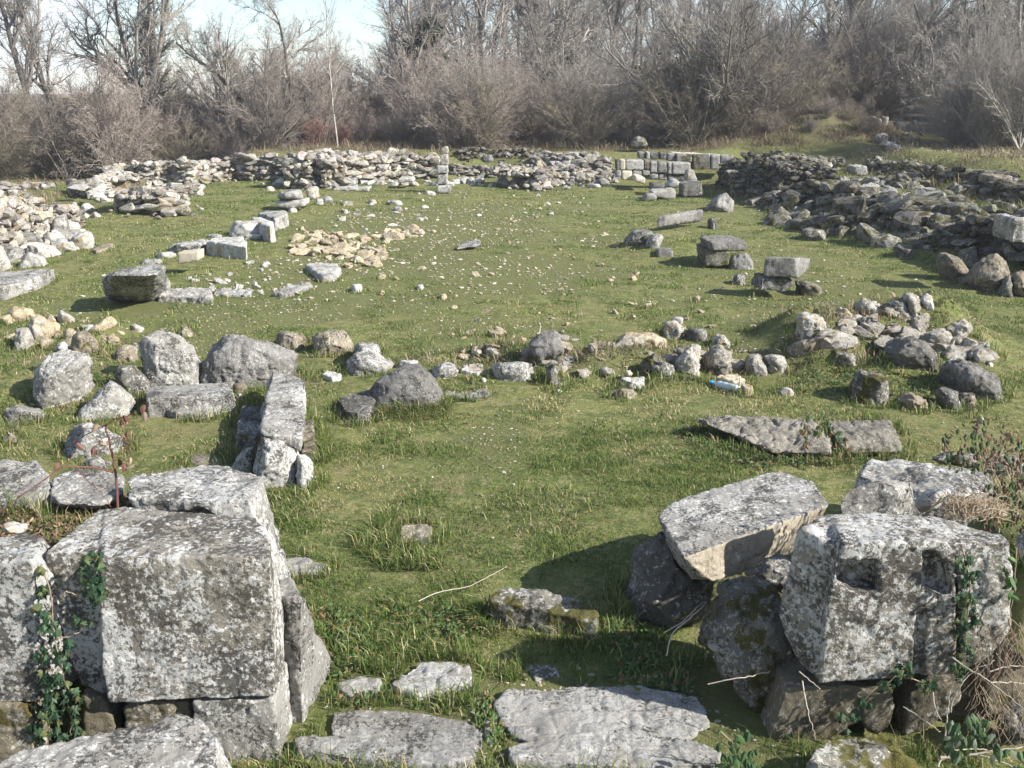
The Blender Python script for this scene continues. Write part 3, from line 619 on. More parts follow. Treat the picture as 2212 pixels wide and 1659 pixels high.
rock('pale flake leaning behind the round pitted rock', 'F', [(1245,335),(1290,315),(1356,328),(1350,360),(1280,365)], (1300,380), .25, 'pale', name='rough_stone', cat='stone')
rock('dark porous rock right of the round pitted rock', 'F', [(1360,440),(1400,410),(1480,405),(1555,430),(1550,500),(1440,515),(1370,490)], (1450,517), .4, 'dark')
rock('pale crumbling rock lump beside the dry grass in the middle row', 'F', [(820,510),(900,448),(1010,450),(1120,452),(1240,500),(1220,540),(1050,560),(850,560)], (1030,562), .5, 'ochre', chisel=7)
S('flat tan slab right of the perched stone', B('F', (700,610), [(590,560),(640,515),(800,510),(825,560),(720,605)], z=.12), 'brown', vox=.014)
rock('pale rock behind the porous upright pair', 'F', [(1580,490),(1620,455),(1690,465),(1748,540),(1700,570),(1600,530)], (1660,572), .35, 'rubble')
rock('large porous rock, right one of the upright pair', 'F', [(1520,620),(1560,565),(1640,545),(1760,620),(1785,650),(1740,740),(1660,778),(1590,760),(1530,700)], (1640,780), .45, 'rubble', chisel=7, rough=1.7)
rock('porous pear-shaped rock, left one of the upright pair', 'F', [(1285,690),(1330,640),(1370,560),(1430,535),(1485,560),(1490,700),(1470,765),(1370,770)], (1400,772), .42, 'rubble', chisel=6, rough=1.7)
rock('twisted brown rock low in front of the porous pair', 'F', [(990,690),(1060,620),(1130,610),(1200,650),(1300,720),(1310,770),(1180,782),(1090,740)], (1180,785), .35, 'mossy', rough=1.5)
rock('two-toned squat rock at the right of the middle row', 'F', [(1845,700),(1870,625),(1960,615),(2030,680),(2055,750),(1980,775),(1880,765)], (1960,777), .4, 'rubble')
rock('cream-grey rock at the right end of the middle row', 'F', [(1985,640),(2050,618),(2170,630),(2185,690),(2120,742),(2050,720)], (2110,745), .4, 'rubble')
S('squared pale fragment with a rounded cap stone, alone in the grass', B('F', (940,900), [(845,810),(890,797),(1000,795),(1048,798),(1045,830),(940,840)], zi=5), 'pale', name='cut_stone', cat='stone', rough=1.)
rock('ochre nodule sitting on the squared pale fragment', 'F', [(880,790),(890,750),(930,745),(962,780),(940,802),(890,802)], (920,803), .15, 'ochre', name='rough_stone', cat='stone', Y=10.6)
rock('low weathered stone in front of the squared pale fragment', 'F', [(775,930),(840,892),(960,900),(1002,940),(930,965),(800,965)], (880,967), .35, 'brown', name='rough_stone', cat='stone')
S('thin buff slab in front of the large porous rock', B('F', (1700,840), [(1618,800),(1650,775),(1800,772),(1855,815),(1760,838)], z=.06), 'ochre', name='paving_slab', cat='stone slab', vox=.013)
S('small ochre slab to the right of the plastic bottle', B('F', (1870,890), [(1825,862),(1860,848),(1918,868),(1910,888),(1850,890)], z=.06), 'ochre', name='rough_stone', cat='stone', vox=.011)
rock('angular white stone in the grass beyond the plastic bottle', 'F', [(2120,920),(2160,885),(2212,890),(2250,925),(2220,955),(2150,950)], (2180,957), .25, 'pale', name='rough_stone', cat='stone')
# ================================================================== RIGHT MOUND (view G)
for lab, ol, b, T, mt in (('porous rock at the left shoulder of the grassy mound', [(380,330),(440,285),(540,290),(620,340),(640,400),(560,430),(430,390)], (520,430), .4, 'rubble'),
  ('smooth grey cobble below the porous rock on the mound', [(440,470),(480,425),(540,430),(578,465),(540,500),(450,505)], (500,506), .25, 'granite'),
  ('craggy tan rock on the left of the mound crest', [(690,330),(740,240),(790,250),(865,300),(830,360),(720,370)], (770,372), .4, 'rubble'),
  ('long smooth pale rock along the mound crest', [(838,230),(920,175),(1010,185),(1090,260),(1060,290),(960,285),(850,290)], (960,300), .45, 'rubble'),
  ('dark fissured rock in the middle of the mound crest', [(1090,210),(1180,185),(1260,200),(1290,260),(1200,290),(1100,275)], (1190,292), .4, 'dark'),
  ('jagged upright rock at the top of the mound crest', [(1225,180),(1250,115),(1310,130),(1370,170),(1390,240),(1330,275),(1240,250)], (1310,278), .4, 'rubble'),
  ('knobbly white rock at the right end of the mound crest', [(1375,180),(1420,135),(1475,160),(1497,235),(1420,240)], (1440,242), .35, 'pale'),
  ('large tilted dark boulder overhanging a hollow in the mound', [(1060,545),(1180,485),(1300,478),(1420,520),(1530,610),(1500,680),(1420,735),(1290,720),(1170,650),(1110,560)], (1400,738), .6, 'dark'),
  ('moss-covered rock low at the left of the mound hollow', [(640,640),(670,582),(760,590),(850,610),(890,670),(800,690),(680,690)], (780,692), .4, 'mossy'),
  ('white angular stone high on the mound', [(1540,490),(1580,440),(1640,480),(1635,525),(1560,520)], (1590,528), .22, 'pale'),
  ('pale rock at the right brow of the mound', [(1660,440),(1690,388),(1756,400),(1750,450),(1700,470)], (1710,472), .3, 'ochre'),
  ('tall mossy rock with a flat sloping top, in front of the mound', [(820,900),(850,760),(890,730),(1080,775),(1190,830),(1140,880),(1060,990),(900,1010),(830,980)], (960,1012), .5, 'mossy'),
  ('dark low rock right of the mossy sloping rock', [(1180,960),(1300,930),(1440,990),(1420,1050),(1250,1060)], (1320,1062), .4, 'brown'),
  ('rounded half-shaded boulder at the right of the mound', [(1532,730),(1600,670),(1700,642),(1780,670),(1960,770),(2040,850),(2030,890),(1850,915),(1700,900),(1600,860)], (1720,960), .6, 'granite'),
  ('upright pale slab under the half-shaded boulder', [(1690,930),(1760,920),(1830,930),(1800,1020),(1720,1050),(1685,1040)], (1740,1052), .3, 'brown'),
  ('low dark stone below the half-shaded boulder', [(1480,900),(1560,880),(1690,900),(1690,1050),(1600,1030)], (1640,1055), .35, 'dark'),
  ('small pale stone on the mound beside the half-shaded boulder', [(1915,700),(1945,668),(1968,700),(1950,722)], (1945,724), .15, 'pale'),
  ('flat grey stone on the right slope of the mound', [(1720,610),(1780,580),(1870,620),(1860,650),(1760,650)], (1800,652), .35, 'grey'),
  ('white stone alone in the grass near the right picture edge', [(1832,1150),(1850,1118),(1890,1115),(1896,1160),(1870,1180)], (1870,1182), .2, 'ochre')):
    rock(lab, 'G', ol, b, T, mt, chisel=6, rough=1.3, name='rough_stone' if T < .4 else 'boulder', cat='stone' if T < .4 else 'boulder')
rock('long buff slab on the left flank of the grassy mound', 'G', [(320,560),(420,510),(600,470),(740,425),(760,450),(620,520),(420,580)], (560,560), .5, 'brown', name='leaning_slab', cat='stone slab')
S('large raised flat slab, left one of the pair in the grass', [np.concatenate([
   np.array([atZ('Z', x, y, .17) for x, y in ((1500,906),(1555,896),(1750,903),(1765,925))]), np.array([atZ('Z', x, y, .06) for x, y in ((1800,955),(1790,978),(1670,978))]), np.array([atZ('Z', x, y, .13) for x, y in ((1600,942),(1540,925))]),
   np.array([atZ('Z', x, y, -.06) for x, y in ((1580,930),(1575,920),(1760,930),(1800,975),(1690,990))])])], 'slab', name='raised_slab', cat='stone slab', rough=1.5, vox=.012)
S('large flat slab with a rounded right end, right one of the pair', [np.concatenate([
   np.array([atZ('G', x, y, .13) for x, y in ((635,1142),(900,1138),(1130,1152),(1180,1200))]), np.array([atZ('G', x, y, .04) for x, y in ((1245,1355),(1235,1410),(820,1410))]), np.array([atZ('G', x, y, .11) for x, y in ((740,1345),(665,1230))]),
   np.array([atZ('G', x, y, -.08) for x, y in ((700,1260),(1100,1200),(1230,1400),(830,1430))])])], 'slab', name='raised_slab', cat='stone slab', rough=1.5, vox=.012)
# ================================================================== LEFT ROW (views H, I)
S('large undercut lichened block at the near end of the left row', [np.concatenate([P3('H', [(715,965,14.9),(740,940,14.95),(770,1108,14.95),(735,1060,14.9),(905,1118,15.0),(1072,1072,15.2),(1080,905,15.15)]),
   np.array([atZ('H', x, y, .60) for x, y in ((770,932),(830,890),(1120,850),(1162,868),(1085,925))]), np.array([[*hit('H',1060,1092)[:2],-.1],[*hit('H',900,1120)[:2],-.02],[*(hit('H',1060,1092)[:2]+np.array([.1,.7])),-.1]])])], 'lichen', rough=1.0)
S('crisp cream cut-stone cube on the left row', [np.concatenate([F('H', ((1240,775),(1292,770),(1388,762),(1392,830),(1300,850),(1245,855)), 17.0, .35)])], 'cream', name='cut_stone', rough=.3)
rock('grey half-sunk block behind the cream cube', 'H', [(1165,740),(1200,715),(1300,690),(1430,680),(1505,700),(1440,750),(1250,770)], (1300,772), .8, 'lichen', chisel=3)
S('white block with a stepped notch in the left row', [B('H', (1640,770), [(1440,690),(1490,660),(1700,650),(1725,700),(1720,730),(1660,700),(1500,700)], z=.30), B('H', (1640,770), [(1540,735),(1670,710),(1672,765),(1560,765)], z=.16)], 'pale')
S('rounded white block with a brown front in the left row', R('H', [(1605,600),(1640,550),(1800,545),(1875,570),(1882,610),(1840,655),(1650,635)], (1750,660), .9), 'pale', chisel=3)
S('flat white block tucked behind the rounded one in the left row', B('H', (1900,615), [(1755,525),(1830,520),(1905,548),(1918,580),(1890,595),(1790,550)], z=.36), 'pale')
S('narrow grey block at the far side of the left row', B('H', (1960,570), [(1800,490),(1850,478),(2005,475),(2012,500),(1920,530),(1890,520)], z=.32), 'grey')
S('upper bulky lichened block of the two-block stack in the left row', R('H', [(1935,385),(1960,345),(2040,325),(2110,330),(2130,390),(2100,412),(1960,412)], (2030,470), 1.0, Y=26.3), 'grey', chisel=2)
S('lower wide block of the two-block stack in the left row', F('H', ((1922,415),(2130,405),(2132,450),(2020,470),(1922,445)), 26.2, .8), 'pale')
S('upright broken block joining the stack to the back wall', F('H', ((2135,330),(2190,320),(2212,400),(2150,410)), 27.0, .7), 'rubble')
for lab, poly, h in (('low kerb block running right from the undercut block', ((1105,1078),(1120,1020),(1480,1020),(1480,1088)), .14), ('half-buried kerb block in the middle of the left kerb', ((1490,1062),(1500,1030),(1765,1035),(1760,1070)), .07), ('curved white kerb block at the right end of the left kerb', ((1900,1055),(1960,1030),(2100,985),(2180,975),(2160,1010),(2000,1062)), .12)):
    S(lab, B('H', poly[-1], [(x, y-6) for x, y in poly], z=h*.6), 'grey', name='kerb_block', rough=1.6)
S('large flat white slab at the edge of the ochre rubble hollow', B('I', (620,942), [(470,850),(560,838),(700,842),(722,880),(680,930),(600,938),(540,900)], z=.12), 'pale', name='paving_slab', cat='stone slab')
S('tilted grey slab lying alone on the turf right of the hollow', [np.concatenate([P3('I', ((1530,748,19.9),(1560,700,20.3),(1690,672,20.6),(1712,690,20.3),(1690,728,20.0))), P3('I', ((1545,755,20.1),(1700,735,20.3)))])], 'grey', name='leaning_slab', cat='stone slab', vox=.03)
# left edge wall stones (view L)
for lab, ol, b, T, mt in (('long grey-topped block lying on the white fallen stones', [(185,940),(230,890),(420,855),(560,880),(635,960),(600,1010),(380,1062),(230,1060)], (400,1110), .7, 'grey'),
  ('brilliant white block beside the grey-topped one', [(730,1080),(760,1000),(950,985),(1100,1010),(1195,1110),(1150,1160),(880,1165)], (1000,1170), .7, 'pale'),
  ('dome-shaped white stone at the right of the fallen stones', [(1050,960),(1180,880),(1280,845),(1385,880),(1412,970),(1390,1080),(1240,1120),(1130,1050)], (1280,1125), .6, 'pale'),
  ('flat pale triangular block among the fallen stones', [(390,1160),(410,1060),(530,1055),(700,1105),(820,1180),(700,1210),(480,1200)], (620,1260), .6, 'pale'),
  ('white wedge stone at the front of the fallen stones', [(270,1360),(360,1200),(440,1165),(600,1230),(725,1310),(560,1350),(380,1400)], (480,1405), .5, 'pale'),
  ('black-spotted white block at the left of the fallen stones', [(50,1130),(90,1075),(240,1080),(370,1120),(350,1230),(200,1320),(100,1240)], (200,1330), .6, 'lichen'),
  ('white stone cut by the left picture edge, below the wall', [(-120,1060),(0,1030),(40,1120),(110,1250),(90,1400),(-120,1460)], (0,1470), .6, 'pale'),
  ('bright white boulder leaning out of the left wall', [(760,830),(830,820),(950,930),(1000,970),(860,990),(740,970)], (860,1000), .5, 'pale'),
  ('tall white stone with a grey foot in the face of the left wall', [(165,680),(320,600),(370,690),(430,800),(420,860),(300,870)], (350,960), .5, 'pale'),
  ('smooth pale upright slab set in the face of the left wall', [(405,720),(580,680),(610,800),(600,880),(440,870)], (520,960), .4, 'pale'),
  ('massive pale block rising over the face of the left wall', [(470,650),(600,560),(750,525),(780,600),(770,830),(620,870),(590,690)], (680,930), .6, 'pale'),
  ('grey granular boulder at the end of the left wall', [(770,680),(850,610),(990,600),(1025,760),(1010,870),(930,920),(800,830)], (920,925), .6, 'grey')):
    rock(lab, 'L', ol, b, T, mt, chisel=4)
S('long grey slab at the foot of the left wall, cut by the picture edge', B('H', (0,1040), [(-160,1000),(-140,905),(100,893),(310,890),(385,878),(250,950),(20,1005)], zi=6, Y=15.2), 'grey', name='long_slab', cat='stone slab')
S('flat low stone in the grass right of the fallen white stones', B('L', (1450,1165), [(1375,1130),(1480,1060),(1690,1035),(1700,1060),(1500,1140),(1440,1160)], z=.12), 'brown', name='paving_slab', cat='stone slab')
S('tilted slab lying on top of the left wall', [np.concatenate([P3('L', ((985,210,29.),(1100,150,29.6),(1350,135,30.),(1370,170,29.6),(1270,250,29.))), P3('L', ((1000,230,29.2),(1260,275,29.2)))])], 'pale', name='leaning_slab', cat='stone slab')
S('big leaning slab with a bright edge on the far left wall', [np.concatenate([P3('L', ((1260,290,27.),(1500,100,29.),(1640,80,29.),(1690,260,27.6),(1500,370,27.),(1380,340,26.8)))])], 'pale', name='leaning_slab', cat='stone slab')
S('cream stone upright at the head of the far left wall', R('L', [(1640,120),(1660,50),(1740,25),(1790,100),(1760,150)], (1700,180), .5, Y=29.5), 'cream', chisel=3)
rock('cluster-end pale stone in the gap between left wall and rubble heap', 'L', [(1210,470),(1290,420),(1400,480),(1410,540),(1330,550),(1230,520)], (1330,560), .5, 'pale', name='rough_stone', cat='stone')
rock('oblong white stone on the turf below the rubble heap', 'L', [(1205,600),(1250,575),(1365,620),(1350,665),(1230,650)], (1280,668), .45, 'pale', name='rough_stone', cat='stone')
rock('pointed pale stone beside the oblong white one', 'L', [(1370,590),(1420,560),(1530,640),(1440,655)], (1440,660), .35, 'pale', name='rough_stone', cat='stone')
# ================================================================== RIGHT ROW (views J, K)
S('long dark-ended grey block at the back of the right row', F('J', ((955,870),(960,770),(1020,755),(1050,765),(1045,855),(985,880)), 23.0, .9, dx=1.0, dzb=.04), 'granite', rough=.7)
rock('low spotted rock left of the small cube, right row', 'J', [(665,970),(740,895),(870,883),(960,920),(900,960),(720,1010)], (800,1030), .8, 'dark', chisel=4)
S('squarish pale-ended rock fallen against the low spotted rock', R('J', [(868,1000),(880,950),(935,922),(1020,925),(1035,970),(960,1030),(905,1055)], (940,1062), .5), 'grey', chisel=4)
S('small dressed cube in the right row', F('J', ((975,1100),(1000,1085),(1115,1078),(1130,1160),(1010,1185),(985,1180)), 18.9, .4), 'granite', name='cut_stone', rough=.6)
S('broad speckled block on a mossy base in the right row', [np.concatenate([P3('J', ((1360,965,18.2),(1385,938,18.3),(1470,1000,17.9),(1500,1085,17.9),(1790,1095,18.1),(1812,1030,18.1),(1790,975,18.6),(1640,930,18.9),(1390,1060,18.3)))])], 'granite', rough=.8, vox=.028)
S('mossy lower stone carrying the broad speckled block', F('J', ((1390,1060),(1500,1090),(1650,1095),(1640,1230),(1420,1235)), 18.0, .7), 'mossy', rough=1.2)
rock('pentagonal grey stone leaning on the mossy lower stone', 'J', [(1640,1180),(1660,1110),(1800,1100),(1872,1190),(1790,1255),(1680,1245)], (1740,1262), .5, 'granite', chisel=3)
rock('rough half-buried rock in the grass below the pentagonal stone', 'J', [(1665,1340),(1720,1295),(1790,1310),(1790,1390),(1700,1400)], (1730,1405), .4, 'dark', name='rough_stone', cat='stone')
S('dark shaft block with a bright broken end, right row', [np.concatenate([P3('K', ((122,1140,15.3),(140,985,15.3),(372,985,15.2),(362,1075,15.2),(410,1150,15.2),(500,990,15.6),(505,1050,15.6),(430,1140,15.5),(180,978,15.8)))])], 'granite', name='fallen_shaft', cat='stone shaft', rough=.6, vox=.024)
S('crumbling base stone under the left end of the dark shaft block', F('K', ((120,1150),(360,1162),(372,1200),(300,1260),(100,1250)), 15.3, .6), 'dark', rough=1.2)
S('moss-streaked leaning stone under the right end of the dark shaft block', R('K', [(370,1160),(480,1170),(590,1220),(622,1270),(520,1285),(400,1230)], (480,1290), .5), 'mossy', chisel=3)
st_m = empty('stone_stump', tuple(hit('J', 1490, 885)), 'mushroom-shaped stone stump with a wide top on a thin neck', 'stone stump')
S('', R('J', [(1442,800),(1470,772),(1530,775),(1538,810),(1500,825),(1455,825)], (1490,885), .35), 'dark', name='cap', parent=st_m); S('', R('J', [(1470,815),(1515,815),(1505,885),(1480,888)], (1490,888), .2), 'grey', name='neck', parent=st_m)
rock('big pale tilted boulder in front of the ruined wall chunk', 'J', [(1435,680),(1480,610),(1540,565),(1620,545),(1690,625),(1670,690),(1580,720),(1460,712)], (1560,725), .9, 'grey', chisel=3, pts=[(1620,548,.1)])
for lab, poly, Y, dp, mt in (('dark fallen ashlar with a lighter end by the corner of the back wall', ((915,530),(930,460),(1040,470),(1040,520)), 31.4, .8, 'dark'),
  ('pale trough-like fallen block by the corner of the back wall', ((920,590),(915,530),(1040,528),(1145,512),(1150,605),(1050,610)), 30.2, .7, 'pale'),
  ('small broken block at the left of the fallen corner blocks', ((830,630),(880,550),(970,570),(972,610),(900,640)), 29.6, .5, 'grey'),
  ('square dark fallen block at the right of the corner heap', ((1212,590),(1215,470),(1390,440),(1402,575)), 30.6, .9, 'dark'),
  ('cream block sticking out of the foot of the ashlar wall', ((755,440),(770,385),(860,410),(858,470)), 32.8, 1.0, 'cream'),
  ('jagged standing stone in front of the ashlar corner', ((1240,430),(1260,335),(1310,330),(1345,420),(1290,445)), 32.5, .6, 'rubble'),
  ('arched pale block lying on the corner heap', ((1050,500),(1120,430),(1170,425),(1205,490),(1140,500)), 31.8, .7, 'pale')):
    S(lab, F('J', poly, Y, dp), mt, rough=1.)
# stacked masonry pier in front of the back wall
pb = hit('I', 1445, 362); pier = empty('masonry_pier', tuple(pb), 'slim pale pier of stacked blocks standing alone before the back wall', 'stone pier')
for nm, poly, dy in (('base_block', ((1395,362),(1398,305),(1495,300),(1490,360)), 0), ('shaft_block', ((1400,298),(1402,225),(1468,222),(1470,296)), .04), ('cushion_block', ((1395,222),(1398,165),(1472,160),(1476,218)), .03), ('upper_rubble', ((1420,160),(1425,85),(1470,80),(1480,158)), .05), ('top_stone', ((1435,85),(1430,40),(1470,28),(1478,80)), .06)):
    S('', F('I', poly, pb[1]+dy, .55), 'lichen' if 'block' in nm else 'rubble', name=nm, parent=pier, rough=.8, vox=.035)
rock('white stone at the left foot of the slim pier', 'I', [(1312,345),(1330,332),(1392,350),(1385,368),(1325,368)], (1350,370), .4, 'pale', name='rough_stone', cat='stone')
rock('spotted upright stone right of the long back-wall block', 'I', [(905,250),(920,210),(980,230),(978,275),(930,278)], (940,283), .6, 'grey', name='rough_stone', cat='stone')
S('long thin slab at the foot of the back wall', F('I', ((670,325),(760,315),(920,320),(920,345),(680,340)), 32.3, .7), 'pale', name='long_slab', cat='stone slab')
S('square speckled block at the foot of the back wall', F('I', ((722,310),(730,265),(825,262),(828,308)), 33.0, .7), 'lichen')
S('flat white slab low before the back wall', F('I', ((1125,285),(1130,255),(1225,250),(1235,280)), 33.6, .8), 'pale', name='paving_slab', cat='stone slab')
for lab, x0, y0, x1, y1, mt in (('white-topped stone in the brown turf, right one of two', 1055,402,1162,440, 'pale'), ('grey flat stone in the brown turf, left of the white-topped one', 915,395,985,430, 'rubble'), ('dull flat stone farthest left in the brown turf', 725,408,820,440, 'rubble'), ('small squarish white stone in the brown turf', 742,466,780,498, 'pale'),
   ('grey stone just below the white-topped one', 1085,445,1160,480, 'grey'), ('rounded pale stone in the turf below the back wall', 195,305,270,342, 'ochre'), ('dark-spotted stone by the end of the left row', 600,375,675,422, 'lichen'), ('pale round stone beside the dark-spotted one', 545,392,610,436, 'pale'),
   ('round white boulder on the green turf below the ochre hollow', 800,980,880,1050, 'pale'), ('flat angular stone in the middle of the nave turf', 1255,985,1312,1028, 'pale'), ('ochre round stone in the nave turf', 1415,1055,1470,1098, 'ochre')):
    rock(lab, 'I', oval(x0,y0,x1,y1,9,3), ((x0+x1)/2, y1+2), .4, mt, name='rough_stone', cat='stone')
# right bank (view K)
for lab, ol, b, T, mt in (('huge rounded boulder at the right edge of the turf', [(1755,1140),(1800,1050),(1880,985),(1985,950),(2080,1010),(2095,1060),(2040,1160),(1900,1245),(1790,1225)], (1900,1250), 1.0, 'brown'),
  ('long sloping slab leaning on the right ruin', [(1505,950),(1600,935),(1700,990),(1790,1110),(1760,1160),(1600,1100),(1510,1020)], (1700,1170), .7, 'brown'),
  ('smooth brown boulder cut by the right picture edge', [(2070,1200),(2100,1120),(2180,1080),(2280,1120),(2280,1290),(2120,1290)], (2150,1300), .7, 'brown'),
  ('low dark rock in front of the smooth brown boulder', [(2000,1250),(2060,1140),(2110,1110),(2110,1270),(2060,1290)], (2050,1300), .5, 'dark'),
  ('round grey boulder above the huge rounded one', [(1690,930),(1740,880),(1830,890),(1840,960),(1790,1020),(1710,1000)], (1770,1080), .6, 'dark'),
  ('pair-like split boulder beside the ruined wall chunk', [(225,440),(250,380),(330,335),(360,370),(350,470),(260,490)], (290,495), .8, 'grey'),
  ('flat-topped grey rock right of the split boulder', [(350,370),(430,315),(560,350),(540,400),(380,400)], (450,440), .9, 'brown'),
  ('square mossy rock in the middle of the right slope', [(1020,720),(1040,650),(1110,660),(1115,730),(1060,760)], (1070,765), .5, 'mossy'),
  ('pale triangular stone on the upper right lawn', [(1330,520),(1360,480),(1400,490),(1398,530)], (1370,533), .3, 'pale'),
  ('dark hollow-sided rock low on the right slope', [(1160,900),(1240,870),(1330,920),(1300,970),(1230,980)], (1240,985), .5, 'dark'),
  ('long mossy ledge rock facing the turf on the right', [(420,770),(500,730),(620,780),(660,830),(560,845),(450,810)], (540,850), .7, 'mossy'),
  ('mossy hump rock at the left of the right slope', [(130,690),(170,635),(240,640),(250,700),(180,720)], (190,722), .6, 'mossy')):
    rock(lab, 'K', ol, b, T, mt, chisel=5, rough=1.2)
for lab, poly, Y, dp, mt in (('dark square block in the upper wall line, leftmost', ((490,285),(495,220),(672,218),(668,290)), 33.5, .7, 'brown'),
  ('mossy tall block in the upper wall line behind the lawn', ((680,295),(682,190),(768,185),(798,220),(798,298)), 34., .8, 'mossy'),
  ('pitted block projecting from the upper wall line', ((850,325),(855,258),(960,250),(968,318),(930,340)), 31.0, .8, 'grey'),
  ('grey block balanced on the stepped bank wall', ((1255,370),(1262,325),(1390,318),(1390,380)), 27.8, .7, 'dark'),
  ('mossy block under the grey balanced block', ((1230,420),(1240,385),(1340,385),(1345,415)), 27.8, .7, 'mossy'),
  ('large oblong block on top of the bank wall at the right', ((1958,405),(1962,335),(2120,330),(2132,412)), 25.2, .8, 'brown'),
  ('pale upright block at the right picture edge above the boulders', ((2120,860),(2125,670),(2230,668),(2230,880)), 15.6, .7, 'grey')):
    S(lab, F('K', poly, Y, dp), mt, rough=1.1)
rock('dark moss-capped boulder in the bushes behind the ashlar wall', 'J', [(700,110),(730,40),(790,5),(860,30),(895,100),(850,135),(740,135)], (800,140), 1.2, 'mossy', Y=38.5)
# ================================================================== WALLS
def W(label, v, pts, **kw): return rubble_wall(label, px_path(v, pts), **kw)
W('rubble back wall, long straight left stretch', 'P', [(560,440,250),(900,415,185),(1300,420,165),(1560,425,185),(1850,500,180)], seed=1, thick=.8, s0=.2, s1=.55, ragged=.12)
W('rubble back wall stretch between the left row and the slim pier', 'I', [(520,330,105),(700,300,85),(900,290,80),(1130,260,82),(1400,250,110)], seed=2, thick=.9, s0=.2, s1=.55, ragged=.2)
W('broken rubble wall at the rear left corner', 'P', [(40,420,250),(200,450,215),(420,470,240),(600,440,290)], seed=3, thick=1.0, s0=.2, s1=.5, tone=(1.1,1.1,1.08))
W('white left enclosure wall, near stretch', 'L', [(-700,1560,500),(0,1330,450),(560,960,420),(920,900,480),(1200,780,540)], seed=4, thick=1.2, s0=.22, s1=.5, tone=(1.3,1.28,1.25))
W('white left enclosure wall, far stretch', 'H', [(480,350,290),(640,400,300),(780,340,240),(860,270,190),(1010,300,165)], seed=5, thick=1.1, s0=.22, s1=.5, tone=(1.25,1.23,1.2))
W('low outer wall behind the left enclosure wall', 'L', [(-300,330,230),(100,280,220),(450,240,200),(620,240,205)], seed=6, thick=.8, s0=.2, s1=.5)
W('round heap of rubble masonry by the left wall', 'H', [(790,470,390),(900,500,360),(1100,525,360),(1280,520,370),(1350,450,330)], seed=7, thick=1.6, s0=.2, s1=.5, tone=(1.15,1.13,1.1), lean=.35)
W('low upper steps of the ruined apse behind the pier', 'Q', [(30,330,240),(200,340,250),(420,360,265),(640,330,250)], seed=8, thick=.8, s0=.18, s1=.4, mat='rubble', tone=(.8,.8,.76), lean=.3)
W('mossy highest step of the ruined apse', 'Q', [(120,180,90),(330,150,60),(620,130,50),(860,140,75)], seed=9, thick=.9, s0=.18, s1=.42, mat='rubble_dark', lean=.3)
W('rubble face at the right side of the apse', 'Q', [(640,480,330),(850,490,320),(1000,510,310),(1180,490,330),(1330,430,240)], seed=10, thick=1.6, s0=.18, s1=.45, lean=.9, tone=(.95,.93,.88))
W('crumbled top of the rubble face above the apse', 'Q', [(900,250,120),(1120,240,100),(1400,240,95),(1640,250,130)], seed=11, thick=1.0, s0=.18, s1=.45, lean=.3)
W('rubble wall stub between the apse and the ashlar wall', 'Q', [(1320,440,300),(1480,430,270),(1650,400,200),(1800,390,150)], seed=12, thick=1.0, s0=.2, s1=.5, lean=.5)
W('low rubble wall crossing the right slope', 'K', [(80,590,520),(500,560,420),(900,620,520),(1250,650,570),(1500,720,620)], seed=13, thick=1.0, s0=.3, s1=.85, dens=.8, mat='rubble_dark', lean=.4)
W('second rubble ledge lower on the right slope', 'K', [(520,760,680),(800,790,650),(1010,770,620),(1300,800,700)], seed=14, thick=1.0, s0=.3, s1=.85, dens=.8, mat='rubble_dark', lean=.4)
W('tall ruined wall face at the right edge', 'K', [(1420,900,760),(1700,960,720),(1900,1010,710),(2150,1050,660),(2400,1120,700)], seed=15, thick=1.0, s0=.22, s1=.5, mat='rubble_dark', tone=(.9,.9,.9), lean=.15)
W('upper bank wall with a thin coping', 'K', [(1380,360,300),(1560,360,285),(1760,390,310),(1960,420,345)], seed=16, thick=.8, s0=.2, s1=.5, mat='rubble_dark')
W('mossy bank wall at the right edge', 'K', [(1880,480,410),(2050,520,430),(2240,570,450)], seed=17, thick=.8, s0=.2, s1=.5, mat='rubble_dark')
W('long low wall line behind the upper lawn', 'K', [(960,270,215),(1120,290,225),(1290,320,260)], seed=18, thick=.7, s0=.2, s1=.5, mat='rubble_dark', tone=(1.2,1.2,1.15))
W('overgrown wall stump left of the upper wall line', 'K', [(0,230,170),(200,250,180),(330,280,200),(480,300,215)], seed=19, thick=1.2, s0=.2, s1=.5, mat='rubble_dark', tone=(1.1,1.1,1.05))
# ashlar wall: courses of cut blocks as parts
def ashlar(label, v, blocks, mat):
    p = atY(v, blocks[0][0][0][0], blocks[0][0][2][1], blocks[0][1]); e = empty('ashlar_wall', tuple(p), label, 'ashlar wall')
    for poly, Y, mt in blocks: S('', F(v, poly, Y, .55), mt or mat, name='ashlar_block', parent=e, rough=.55, vox=.04)
def q4(x0, y0, x1, y1): return ((x0,y0),(x1,y0+2),(x1,y1),(x0,y1))
ashlar('pale ashlar wall of squared courses at the back right corner', 'J', [(q4(x0,y0,x1,y1), 33.6+random.Random(x0).uniform(0,.12), m) for x0,y0,x1,y1,m in
  ((592,240,622,330,'dark'),(624,236,676,332,'cream'),(680,236,845,332,None),(850,238,905,330,'brown'),(908,250,975,360,None),(980,255,1065,362,None),(1070,258,1108,372,None),(1112,262,1285,376,None),(640,338,740,430,'cream'),(744,338,830,400,None),(835,335,905,385,None),(905,365,985,420,None),(988,368,1068,430,'grey'),(1072,378,1240,440,'dark'),(590,332,638,400,None))], 'grey')
ashlar('upper set-back ashlar course with a dark ivy stain at the back', 'J', [(q4(x0,y0,x1,y1), 35.6+random.Random(x0).uniform(0,.1), m) for x0,y0,x1,y1,m in
  ((800,165,860,228,'grey'),(870,162,905,235,'pale'),(910,168,985,236,'dark'),(990,170,1060,236,'dark'),(1066,175,1140,250,'grey'),(1145,180,1300,262,'mossy'),(1304,184,1470,330,'mossy'),(1474,190,1560,330,'grey'),(1564,192,1680,300,'grey'))], 'grey')
